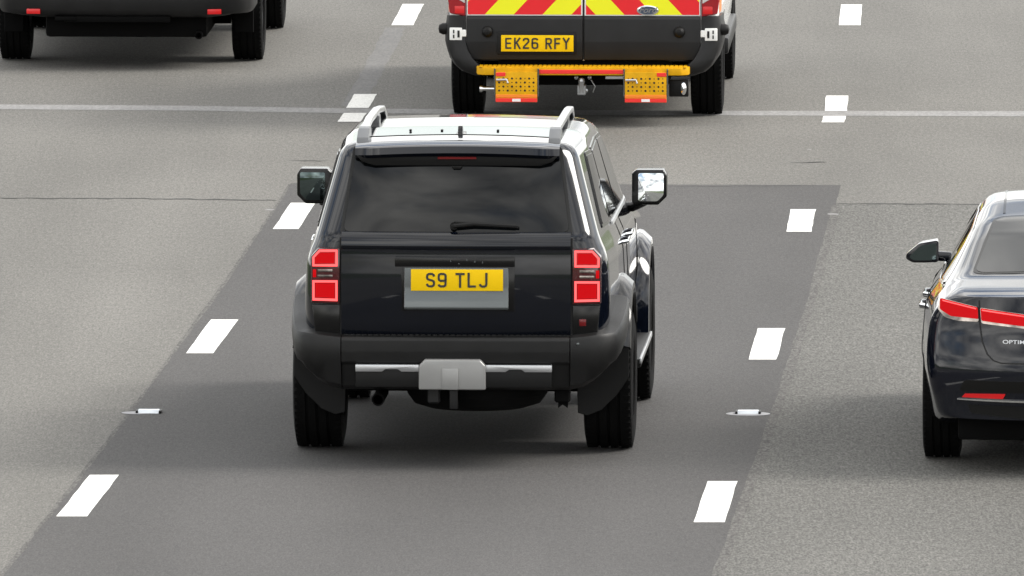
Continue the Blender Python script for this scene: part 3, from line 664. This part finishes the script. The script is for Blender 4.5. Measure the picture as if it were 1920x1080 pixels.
# ------------------------------------------------------------------ road-maintenance van
def build_van():
    T = thing('maintenance_van', 'road maintenance van with red and yellow chevron doors and a yellow rear step', 'van', (.555, 112.12, 0), R(2.2))
    B = Body(-1.0, 4.35, dict(zb=[(-1, .46), (4.3, .42)], wsill=.955, zmid=.86, wmid=[(-1, .975), (0, 1.0), (3.4, 1.0), (4.35, .93)], zsh=[(-1, 1.25), (3, 1.22), (4.35, .98)], wsh=[(-1, .965), (0, .99), (3.3, .99), (4.35, .86)],
        zbelt=[(-1, 1.75), (2.6, 1.72), (3.3, 1.28), (4.35, 1.03)], wbelt=[(-1, .93), (2.5, .94), (3.3, .88), (4.35, .80)], wroof=[(-1, .80), (2.3, .80), (3.2, .76), (4.35, .74)],
        zroof=[(-1, 2.42), (-.6, 2.46), (2.1, 2.46), (2.5, 2.36), (3.35, 1.40), (3.5, 1.32), (4.2, 1.12), (4.35, 1.06)], crown=.03), (.05, .1, .1, .1, .12), (.08, .25), None, .07, .06)
    bm_obj('body', boolean_cut(B.mesh(), arch_cutters((0, 3.3), .40, .36, .60)), 'paint_white', T)
    # two rear doors: chevron upper, black lower
    for sg in (-1, 1):
        xa, xb = sorted((sg*.006, sg*.842))
        b = bmesh.new(); add_box(b, xa, xb, -1.035, -.98, .785, 2.28, .008, 2); d = bm_obj('rear_door', b, 'paint_white', T)
        b = bmesh.new(); ya, yb = sorted((sg*.018, sg*.834)); add_box(b, ya, yb, -1.038, -1.034, .795, .915, 0); bm_obj('chevron_panel', b, 'chevron', d, smooth=False)
        b = bmesh.new(); add_box(b, ya, yb, -1.038, -1.034, .93, 1.40, 0); bm_obj('chevron_panel', b, 'chevron', d, smooth=False)
        b = bmesh.new(); add_box(b, ya+.05, yb-.05, -1.042, -1.034, 1.50, 2.12, .003, 1); bm_obj('window', b, 'glass_dark', d)
        b = bmesh.new(); add_prism(b, [(-.98, .783), (-1.040, .783), (-1.052, .765), (-1.056, .60), (-1.048, .47), (-.98, .455)], 'x', xa, xb, .006, 2); lp = bm_obj('lower_panel', b, 'plastic_grey', d)
        b = bmesh.new(); add_lathe(b, [(.001, -1.105), (.020, -1.102), (.036, -1.088), (.041, -1.07), (.039, -1.045)], 'y', 24, (sg*.692, 0, .672)); bm_obj('door_buffer', b, 'plastic_black', lp)
        # tail lamp: clear top, dark red foot
        X = lambda a: sg*a
        b = bmesh.new(); add_prism(b, [(X(.850), .78), (X(.965), .80), (X(.985), .95), (X(.975), 1.55), (X(.850), 1.55)], 'y', -1.03, -.86, .012, 3); tl = bm_obj('tail_lamp', b, 'lamp_dim', T)
        b = bmesh.new(); add_prism(b, [(X(.856), .875), (X(.925), .915), (X(.965), 1.06), (X(.856), 1.06)], 'y', -1.036, -1.02, .004, 2); bm_obj('clear_lens', b, 'lamp_clear', tl)
        b = bmesh.new(); add_box(b, min(X(.860), X(.93)), max(X(.860), X(.93)), -1.036, -1.02, .80, .855, .006, 2); bm_obj('red_lens', b, 'reflector_red', tl)
        # bumper corner: upright that sweeps in to the step
        b = bmesh.new(); rings = []
        prof = [(.785, .850, .985, 0), (.70, .850, 1.0, 0), (.60, .850, 1.0, .01), (.54, .835, .985, .02), (.48, .80, .965, .03), (.43, .75, .93, .04), (.385, .73, .88, .04), (.355, .74, .80, .03)]
        for z, x0, x1, o in prof:
            y1 = -1.05-o; cs = [(x0, -.90), (x0, y1), (x1-.07, y1), (x1-.02, y1+.03), (x1, y1+.09), (x1+.01, -.62), (x1-.05, -.62)]
            rings.append([b.verts.new((X(x), y, z)) for x, y in cs])
        for A, C in zip(rings, rings[1:]):
            for j in range(7): b.faces.new((A[j], A[(j+1) % 7], C[(j+1) % 7], C[j]))
        b.faces.new(rings[0]); b.faces.new(rings[-1][::-1]); bc = bm_obj('bumper_corner', b, 'plastic_grey', T, 42)
        b = bmesh.new(); add_box(b, min(X(.875), X(.965)), max(X(.875), X(.965)), -1.064, -1.04, .610, .70, .006, 2); add_box(b, min(X(.845), X(.88)), max(X(.845), X(.88)), -1.060, -1.04, .635, .685, .004, 1); hg = bm_obj('hinge', b, 'label_white', bc)
        b = bmesh.new(); add_box(b, min(X(.892), X(.908)), max(X(.892), X(.908)), -1.068, -1.06, .63, .68, 0); add_box(b, min(X(.93), X(.94)), max(X(.93), X(.94)), -1.068, -1.06, .625, .650, 0); add_box(b, min(X(.93), X(.94)), max(X(.93), X(.94)), -1.068, -1.06, .66, .685, 0); bm_obj('hinge_slot', b, 'seal_gap_shade', hg)
        b = bmesh.new(); add_lathe(b, [(.001, sg*1.05), (.03, sg*1.043), (.042, sg*1.02), (.042, sg*.98)], 'x', 20, (0, -.96, .685)); bm_obj('marker_lamp', b, 'plastic_black', bc)
        b = bmesh.new(); p = panel([(-.90, .80), (-.62, .80), (-.62, 1.15), (-.90, 1.15)], B.side_map(sg, .003), .004, .1, .1); b.free(); bm_obj('orange_panel', p, 'fluo_orange', T)
        for poly in ([(1.7, 1.32), (2.55, 1.30), (2.30, 1.95), (1.7, 1.98)],):
            p = panel(round_poly(poly, .04), B.side_map(sg, .006), .012, .2, .2); bm_obj('side_window', p, 'glass_dark', T)
        b = bmesh.new(); add_prism(b, [(X(1.0), 1.20), (X(1.22), 1.22), (X(1.24), 1.60), (X(1.02), 1.60)], 'y', 2.6, 2.78, .03, 3); add_tube(b, [(X(.9), 2.72, 1.25), (X(1.06), 2.7, 1.27)], .04, None, 10); bm_obj('door_mirror', b, 'plastic_black', T)
        b = bmesh.new(); add_box(b, min(X(.55), X(.86)), max(X(.55), X(.86)), 4.12, 4.30, .82, 1.02, .03, 2); bm_obj('headlight', b, 'lamp_clear', T)
        b = bmesh.new(); add_box(b, min(X(.94), X(1.01)), max(X(.94), X(1.01)), .45, 2.85, .40, .52, .02, 2); bm_obj('sill', b, 'plastic_grey', T)
    b = bmesh.new(); add_box(b, -.006, .006, -1.03, -1.0, .47, 2.25, 0); bm_obj('door_gap_shade', b, 'seal_gap_shade', T)  # dark bar painting the shade between the two doors
    # emblem
    b = bmesh.new(); add_lathe(b, [(.001, -1.0495), (.06, -1.0495), (.078, -1.047), (.082, -1.036)], 'y', 36, (0, 0, 0)); b.transform(Matrix.Translation((.463, 0, .828)) @ Matrix.Diagonal((1.0, 1, .46, 1))); em = bm_obj('emblem', b, 'chrome', T)
    b = bmesh.new(); add_lathe(b, [(.001, -1.051), (.066, -1.051), (.067, -1.045)], 'y', 36); b.transform(Matrix.Translation((.463, 0, .828)) @ Matrix.Diagonal((1, 1, .43, 1))); bm_obj('emblem_field', b, 'emblem_blue', em)
    t = text_mesh('Ford', .062, .001, .35, .001); t.transform(Matrix.Translation((.460, -1.0525, .829)) @ Matrix.Rotation(R(90), 4, 'X') @ Matrix.Diagonal((1.05, 1, 1, 1))); bm_obj('emblem_lettering', t, 'chrome', em, smooth=False)
    # plate with its recess rim
    b = bmesh.new(); add_box(b, -.625, -.05, -1.062, -1.04, .505, .672, .010, 2); bm_obj('plate_surround', b, 'plastic_black', T)
    add_plate(T, 'EK26 RFY', -.332, -1.067, .589, .522, .118, 0)
    # tread step
    b = bmesh.new(); add_prism(b, [(-.775, -1.03), (.775, -1.03), (.76, -1.19), (.71, -1.235), (-.71, -1.235), (-.76, -1.19)], 'z', .372, .428, .008, 2); st = bm_obj('rear_step', b, 'step_yellow', T)
    b = bmesh.new()
    for i in range(46): add_box(b, -.735+i*.0327-.0125, -.735+i*.0327+.0125, -1.225, -1.04, .427, .433, .002, 1)
    bm_obj('step_tread', b, 'step_yellow', st)
    b = bmesh.new(); add_box(b, -.312, .298, -1.241, -1.23, .383, .412, .002, 1); bm_obj('red_tape', b, 'tape_red', st)
    for cx in (-.475, .455):
        b = bmesh.new(); add_box(b, cx-.150, cx+.150, -1.262, -1.238, .178, .398, .004, 2); pl = bm_obj('folding_step', b, 'step_yellow', T)
        b = bmesh.new()
        for r in range(4):
            for c in range(9):
                rad = .0078 if (r+c) % 2 else .004
                add_lathe(b, [(.0005, -1.2632), (rad, -1.2632), (rad, -1.261)], 'y', 10, (cx-.125+c*.031, 0, .350-r*.029))
        bm_obj('step_holes', b, 'seal_gap_shade', pl)  # dark discs on the plate, painting the shade inside the holes
        b = bmesh.new(); add_box(b, cx-.150, cx+.150, -1.267, -1.258, .180, .208, .002, 1); bm_obj('red_tape', b, 'tape_red', pl)
        b = bmesh.new(); add_box(b, cx-.03, cx+.03, -1.269, -1.265, .184, .204, 0); bm_obj('white_tape', b, 'tape_white', pl)
        b = bmesh.new(); add_box(b, cx-.150, cx+.150, -1.266, -1.258, .212, .234, .002, 1); bm_obj('orange_tape', b, 'step_orange', pl)
        sx = cx-.147 if cx < 0 else cx+.08
        b = bmesh.new(); add_box(b, sx, sx+.068, -1.267, -1.258, .366, .394, .002, 1); bm_obj('corner_reflector', b, 'tape_red', pl)
        b = bmesh.new(); add_tube(b, [(cx-.145, -1.272, .340), (cx-.07, -1.274, .342), (cx-.062, -1.276, .318)], .008, None, 8); bm_obj('latch_lever', b, 'silver', pl)
        b = bmesh.new()
        for q in (-1, 1): add_box(b, cx+q*.156-.005, cx+q*.156+.005, -1.262, -1.20, .22, .42, .002, 1)
        bm_obj('step_bracket', b, 'garnish', pl)
    # tow gear, tubes, underbody
    b = bmesh.new(); add_lathe(b, [(.001, .05), (.018, .045), (.025, .025), (.018, 0), (.014, -.06), (.001, -.06)], 'z', 16, (-.01, -1.17, .30)); add_box(b, -.04, .02, -1.16, -1.05, .22, .30, .008, 1)
    for x, z in ((-.05, .345), (.045, .345), (.02, .25)): add_lathe(b, [(.001, -1.10), (.014, -1.095), (.014, -1.05)], 'y', 12, (x, 0, z))
    add_tube(b, [(.06, -1.1, .33), (.085, -1.11, .28), (.07, -1.1, .24)], .006, None, 8); bm_obj('tow_bar', b, 'alloy', T)
    b = bmesh.new(); add_tube(b, [(-.73, -1.12, .265), (-.625, -1.12, .265)], .016, None, 12); add_lathe(b, [(.001, -.745), (.026, -.745), (.026, -.725), (.001, -.725)], 'x', 14, (0, -1.12, .265)); bm_obj('support_tube', b, 'chrome', T)
    b = bmesh.new(); add_box(b, .62, .76, -1.12, -1.06, .21, .33, .008, 2); ex = bm_obj('lamp_bracket', b, 'plastic_black', T)
    b = bmesh.new(); add_lathe(b, [(.001, -1.15), (.045, -1.14), (.045, -1.06)], 'y', 16); b.transform(Matrix.Translation((.725, 0, .27)) @ Matrix.Diagonal((.45, 1, 1, 1))); bm_obj('side_lamp', b, 'chrome', ex)
    b = bmesh.new(); add_box(b, .16, .30, -1.12, -1.08, .335, .36, .004, 1); bm_obj('steel_tag', b, 'silver', T)
    b = bmesh.new(); add_box(b, -.62, .62, -.98, 4.0, .28, .48, .03, 2); add_tube(b, [(-.75, 0, .33), (.75, 0, .33)], .06, None, 12); bm_obj('chassis', b, 'underbody', T)
    p = panel(round_poly([(-.72, 2.55), (.72, 2.55), (.68, 3.3), (-.68, 3.3)], .03), B.top_map(.006), .012, .2, .15); bm_obj('windscreen', p, 'glass_dark', T)
    b = bmesh.new(); add_box(b, -.92, .92, 4.1, 4.42, .36, .74, .06, 3); bm_obj('front_bumper', b, 'plastic_grey', T)
    b = bmesh.new(); add_box(b, -.42, .42, -.6, -.25, 2.44, 2.56, .02, 2); bm_obj('light_bar', b, 'fluo_orange', T)
    for y in (0, 3.3):
        for sg in (-1, 1): make_wheel(T, sg*.868, y, .345, .235, .205, sg, 5)
build_van()

# ------------------------------------------------------------------ dark people carrier
def build_carrier():
    T = thing('people_carrier', 'dark people carrier with two small red bumper reflectors', 'van', (-2.885, 117.25, 0), R(1.95))
    B = Body(-1.0, 4.1, dict(zb=[(-1, .52), (4.1, .40)], wsill=.93, zmid=.86, wmid=[(-1, .94), (0, .965), (3.2, .965), (4.1, .90)], zsh=[(-1, 1.12), (3, 1.08), (4.1, .90)], wsh=[(-1, .93), (0, .955), (3.2, .95), (4.1, .84)],
        zbelt=[(-1, 1.25), (2.5, 1.2), (3.1, 1.12), (4.1, .95)], wbelt=[(-1, .91), (2.5, .92), (3.2, .87), (4.1, .78)], wroof=[(-1, .74), (2.0, .74), (3.0, .76), (4.1, .7)],
        zroof=[(-1, 1.86), (-.5, 1.90), (1.6, 1.90), (2.1, 1.82), (3.0, 1.2), (3.2, 1.13), (4.1, .98)], crown=.03), (.05, .1, .08, .06, .12), (.14, .25), None, .07, .06)
    bm_obj('body', boolean_cut(B.mesh(), arch_cutters((0, 3.2), .40, .37, .60)), 'paint_dark', T)
    b = bmesh.new(); add_prism(b, [(-.96, .585), (-1.045, .585), (-1.055, .62), (-1.05, .95), (-1.03, 1.15), (-.96, 1.15)], 'x', -.71, .71, .01, 2); tg = bm_obj('tailgate', b, 'paint_dark', T)
    p = panel(round_poly([(-.74, 1.22), (.74, 1.22), (.66, 1.78), (-.66, 1.78)], .05), B.rear_map(.006), .012, .2, .2); bm_obj('rear_window', p, 'glass_dark', T)
    # wrap-round bumper
    path = [(0, -1.155), (.35, -1.150), (.62, -1.135), (.78, -1.105), (.88, -1.04), (.945, -.92), (.968, -.75), (.972, -.44)]
    path = [(-x, y) for x, y in path[:0:-1]]+path; b = bmesh.new(); rings = []; n = len(path)
    for i, (px, py) in enumerate(path):
        a = Vector(path[min(i+1, n-1)])-Vector(path[max(i-1, 0)]); nr = Vector((a.y, -a.x)).normalized()
        e = abs(px)/.97; up = .10*max(0, e-.72)/.28
        pr = [(-.14, .592+up*1.6), (-.05, .588+up*1.6), (-.022, .578+up), (0, .555+up), (0, .46), (-.02, .425), (-.06, .398+up*.4), (-.16, .392+up*.4)]
        rings.append([b.verts.new((px+nr.x*o, py+nr.y*o, z)) for o, z in pr])
    for A, C in zip(rings, rings[1:]):
        for j in range(7): b.faces.new((A[j], A[j+1], C[j+1], C[j]))
    b.faces.new(rings[0]); b.faces.new(rings[-1]); bp = bm_obj('bumper', b, 'plastic_grey', T, 40)
    b = bmesh.new(); add_box(b, -.70, .70, -1.118, -1.085, .586, .594, .002, 1); bm_obj('sill_guard', b, 'silver', bp)
    b = bmesh.new(); add_box(b, -.45, .35, -1.12, -1.05, .36, .41, .015, 2); add_box(b, -.52, -.36, -1.13, -1.06, .375, .405, .008, 2); bm_obj('lower_valance', b, 'underbody', bp)
    for sg in (-1, 1):
        X = lambda a: sg*a
        b = bmesh.new(); add_box(b, min(X(.63), X(.735)), max(X(.63), X(.735)), -.006, .006,   .425, .463, .004, 2); rf = bm_obj('reflector', b, 'reflector_red', bp); rf.matrix_local = Matrix.Translation((0, -1.126, 0)) @ Matrix.Translation((X(.68), 0, 0)) @ Matrix.Rotation(R(sg*11), 4, 'Z') @ Matrix.Translation((-X(.68), 0, 0))
        b = bmesh.new(); add_box(b, min(X(.74), X(.93)), max(X(.74), X(.93)), -1.02, -.84, .85, 1.30, .03, 3); bm_obj('tail_lamp', b, 'lamp_dim', T)
        for poly in ([(-.75, 1.28), (.55, 1.26), (.55, 1.72), (-.65, 1.74)], [(.65, 1.26), (1.75, 1.24), (1.75, 1.72), (.65, 1.73)], [(1.85, 1.24), (2.65, 1.23), (2.15, 1.66), (1.85, 1.70)]):
            p = panel(round_poly(poly, .04), B.side_map(sg, .006), .012, .2, .2); bm_obj('side_window', p, 'glass_dark', T)
        b = bmesh.new(); add_prism(b, [(X(.97), 1.15), (X(1.16), 1.17), (X(1.17), 1.36), (X(.98), 1.37)], 'y', 2.3, 2.45, .03, 3); add_tube(b, [(X(.88), 2.4, 1.2), (X(1.02), 2.4, 1.22)], .03, None, 10); bm_obj('door_mirror', b, 'paint_dark', T)
        b = bmesh.new(); add_box(b, min(X(.50), X(.82)), max(X(.50), X(.82)), 3.9, 4.08, .72, .90, .03, 2); bm_obj('headlight', b, 'lamp_clear', T)
        b = bmesh.new(); add_box(b, min(X(.80), X(.945)), max(X(.80), X(.945)), -.47, -.44, .24, .45, .004, 1); bm_obj('mud_flap', b, 'rubber', T)
        b = bmesh.new(); add_prism(b, [(.42, .36), (2.8, .36), (2.8, .48), (.42, .50)], 'x', min(X(.90), X(.962)), max(X(.90), X(.962)), .015, 2); bm_obj('side_skirt', b, 'alloy', T)
    b = bmesh.new(); add_box(b, -.60, .62, -.98, 3.9, .24, .50, .03, 2); add_tube(b, [(-.75, 0, .33), (.75, 0, .33)], .06, None, 12); add_lathe(b, [(.02, -1.06), (.03, -1.06), (.03, -.8)], 'y', 14, (.56, 0, .26)); bm_obj('chassis', b, 'underbody', T)
    p = panel(round_poly([(-.68, 2.15), (.68, 2.15), (.70, 2.95), (-.70, 2.95)], .03), B.top_map(.006), .012, .2, .15); bm_obj('windscreen', p, 'glass_dark', T)
    for y in (0, 3.2):
        for sg in (-1, 1): make_wheel(T, sg*.885, y, .345, .235, .225, sg, 5)
build_carrier()

# ------------------------------------------------------------------ navy-black saloon
def build_saloon():
    T = thing('saloon_car', 'glossy dark saloon car with slim red tail lamp, chrome bumper strip and OPTIMA lettering', 'car', (3.262, 87.72, .0008), R(3.0))
    def warp(p):
        k = max(0, min(1, (.1-p.y)/1.2)); f = max(0, min(1, (p.y-2.9)/.86))
        bulge = -.05*math.exp(-((p.z-.58)/.17)**2)+max(0, p.z-.75)*.10
        return Vector((p.x, p.y+k*(.30*(abs(p.x)/.93)**2.6+bulge)-f*.34*(abs(p.x)/.93)**2.4, p.z))
    B = Body(-1.10, 3.76, dict(zb=[(-1.1, .32), (-.8, .26), (0, .22), (3, .22), (3.76, .26)], wsill=[(-1.1, .80), (-.5, .86), (3, .86), (3.76, .80)], zmid=.62, wmid=[(-1.1, .885), (0, .928), (2.8, .925), (3.76, .86)],
        zsh=[(-1.1, .88), (0, .90), (2.4, .86), (3.76, .68)], wsh=[(-1.1, .855), (0, .905), (2.6, .90), (3.76, .80)], zbelt=[(-1.1, .985), (-.7, 1.02), (0, 1.0), (1.9, .95), (2.2, .93), (3.76, .72)], wbelt=[(-1.1, .77), (-.5, .80), (0, .83), (2.2, .83), (3.76, .68)],
        wroof=[(-1.1, .70), (-.72, .70), (-.45, .655), (.1, .60), (.5, .575), (1.2, .57), (2.1, .68), (3.76, .55)], zroof=[(-1.1, 1.00), (-.98, 1.035), (-.66, 1.075), (-.1, 1.27), (.15, 1.345), (.5, 1.415), (.85, 1.435), (1.2, 1.415), (1.4, 1.385), (2.15, 1.01), (2.4, .96), (3.5, .80), (3.76, .735)],
        crown=[(-1.1, .012), (.5, .03), (1.3, .03), (2.4, .02)]), (.06, .12, .06, .05, .09), (.07, .12), warp, .06)
    bm_obj('body', boolean_cut(B.mesh(), arch_cutters((0, 2.805), .365, .335, .60)), 'paint_navy', T)
    p = panel(round_poly([(-.615, -.60), (.615, -.60), (.50, .16), (-.50, .16)], .07), B.top_map(.004), .010, .08, .06); bm_obj('rear_window', p, 'glass_dark', T)
    p = panel(round_poly([(-.632, -.617), (.632, -.617), (.515, .18), (-.515, .18)], .07), B.top_map(.002), .010, .08, .06); bm_obj('window_seal', p, 'plastic_gloss', T)
    p = panel(round_poly([(-.55, 1.40), (.55, 1.40), (.64, 2.08), (-.64, 2.08)], .05), B.top_map(.004), .010, .1, .08); bm_obj('windscreen', p, 'glass_dark', T)
    p = panel([(-.47, .24), (-.455, .24), (-.455, 1.36), (-.47, 1.36)], B.top_map(.002), .006, .05, .08); bm_obj('roof_channel', p, 'plastic_gloss', T)
    p = panel([(.455, .24), (.47, .24), (.47, 1.36), (.455, 1.36)], B.top_map(.002), .006, .05, .08); bm_obj('roof_channel', p, 'plastic_gloss', T)
    # boot shut line: a dark ribbon painting the shade in the gap
    def ribbon(pts, w, mp_):
        t = bmesh.new()
        for (xa, za), (xb, zb) in zip(pts, pts[1:]):
            d = Vector((xb-xa, zb-za)).normalized(); nn = Vector((-d.y, d.x))*w/2; e = d*.002
            merge(t, panel([(xa+nn.x-e.x, za+nn.y-e.y), (xb+nn.x+e.x, zb+nn.y+e.y), (xb-nn.x+e.x, zb-nn.y+e.y), (xa-nn.x-e.x, za-nn.y-e.y)], mp_, .006, .05, .05))
        return t
    for sg in (-1, 1):
        X = lambda a: sg*a
        bm_obj('boot_shut_line_shade', ribbon([(X(.578), .985), (X(.575), .86), (X(.560), .76), (X(.530), .69), (X(.495), .655), (X(.45), .642), (0, .640)], .008, B.rear_map(.0025)), 'seal_gap_shade', T, smooth=False)
        q = [(X(.612), .600), (X(.575), .52)]
        # tail lamp: outer block on the wing, inner block on the boot lid
        for nm, pts in (('tail_lamp', [(.80, .992), (.585, .950), (.580, .868), (.70, .868), (.775, .885), (.815, .93)]), ('boot_lamp', [(.573, .948), (.22, .905), (.20, .875), (.30, .835), (.564, .860)])):
            p = panel(round_poly([(X(a), c) for a, c in pts], .012), B.rear_map(.010), .018, .03, .03); h = bm_obj(nm, p, 'lamp_smoke', T)
            if nm == 'tail_lamp': rp = [(.802, .990), (.586, .948), (.583, .884), (.74, .893), (.802, .928)]
            else: rp = [(.570, .945), (.23, .904), (.22, .880), (.32, .850), (.565, .875)]
            p = panel(round_poly([(X(a), c) for a, c in rp], .010), B.rear_map(.016), .012, .03, .03); rl = bm_obj('red_lens', p, 'lamp_red', h)
            gp = [(.790, .982), (.595, .944), (.595, .938), (.785, .975)] if nm == 'tail_lamp' else [(.562, .938), (.25, .900), (.25, .894), (.562, .931)]
            p = panel([(X(a), c) for a, c in gp], B.rear_map(.019), .008, .03, .03); bm_obj('light_guide', p, 'lamp_glow', h)
        # bumper reflector and chrome strip
        p = panel(round_poly([(X(.675), .440), (X(.655), .462), (X(.425), .468), (X(.440), .438)], .006), B.rear_map(.008), .012, .03, .03); bm_obj('reflector', p, 'reflector_red', T)
        p = panel([(X(.70), .425), (X(.70), .432), (0, .428), (0, .414)], B.rear_map(.012), .016, .03, .03); bm_obj('chrome_strip', p, 'chrome', T)
        p = panel(round_poly([(X(.69), .475), (X(.66), .54), (0, .54), (0, .475)], .02), B.rear_map(.004), .012, .04, .04); bm_obj('bumper_recess', p, 'plastic_gloss', T)
        p = panel([(X(.62), .35), (X(.64), .40), (0, .395), (0, .30)], B.rear_map(.004), .012, .04, .04); bm_obj('diffuser', p, 'plastic_black', T)
        # glasshouse
        for poly in ([(-.32, 1.04), (.62, 1.005), (.60, 1.335), (.22, 1.27)], [(.70, 1.003), (1.80, .96), (1.30, 1.31), (.70, 1.34)]):
            p = panel(round_poly(poly, .03), B.side_map(sg, .006), .012, .08, .06); w = bm_obj('side_window', p, 'glass_dark', T)
        for pts in ([(-.42, 1.025), (-.30, 1.024), (.62, .99), (1.86, .945)], [(-.42, 1.025), (.20, 1.29), (.60, 1.352), (1.26, 1.335), (1.86, .95)]):
            bm_obj('window_chrome', ribbon(pts, .014, B.side_map(sg, .010)), 'chrome', T, smooth=False)
        for y0 in (-.02, .66, 1.70):
            bm_obj('shut_line_shade', ribbon([(y0, .32), (y0, .98)], .007, B.side_map(sg, .0025)), 'seal_gap_shade', T, smooth=False)  # door gaps: their shade painted as dark ribbons
        for yh in (.12, .82):
            b = bmesh.new(); xx = B.xs(yh, .85); add_tube(b, [(X(xx-.01), yh-.04, .852), (X(xx+.024), yh-.02, .855), (X(xx+.026), yh+.17, .858), (X(xx-.01), yh+.2, .858)], .012, .016, 12); bm_obj('door_handle', b, 'chrome', T)
        b = bmesh.new(); add_prism(b, round_poly([(X(.872), .965), (X(1.02), .962), (X(1.062), .985), (X(1.058), 1.015), (X(.985), 1.075), (X(.872), 1.095)], .02), 'y', 1.62, 1.76, .016, 3); add_tube(b, [(X(.77), 1.72, .985), (X(.83), 1.71, .992), (X(.92), 1.70, .998)], .03, .03, 12); mr = bm_obj('door_mirror', b, 'paint_navy', T)
        b = bmesh.new(); add_prism(b, round_poly([(X(.884), .978), (X(1.015), .976), (X(1.045), .995), (X(.982), 1.060), (X(.884), 1.080)], .02), 'y', 1.612, 1.622); bm_obj('mirror_glass', b, 'mirror_dark_reflection', mr, smooth=False)
        b = bmesh.new(); p = panel(round_poly([(X(.42), .60), (X(.80), .66), (X(.78), .74), (X(.45), .68)], .02), B.front_map(.01), .02, .05, .05); b.free(); bm_obj('headlight', p, 'lamp_clear', T)
    p = panel(round_poly([(-.36, .52), (.36, .52), (.38, .64), (-.38, .64)], .02), B.front_map(.008), .02, .06, .06); bm_obj('grille', p, 'plastic_black', T)
    # lettering on the boot lid
    t = text_mesh('OPTIMA', .030, .0008, 0, .0003); t.transform(Matrix.Diagonal((1.45, 1, 1, 1)))
    mpf = B.rear_map(.002)
    for v in t.verts: v.co = mpf(v.co.x-.365, v.co.y+.760, v.co.z)
    bm_obj('model_lettering', t, 'alloy', T, smooth=False)
    b = bmesh.new(); add_box(b, -.70, .70, -.85, 3.4, .18, .32, .03, 2); add_tube(b, [(-.7, 0, .3), (.7, 0, .3)], .04, None, 10); bm_obj('chassis', b, 'underbody', T)
    for y in (0, 2.805):
        for sg in (-1, 1): make_wheel(T, sg*.805, y, .335, .218, .228, sg, 10)
build_saloon()
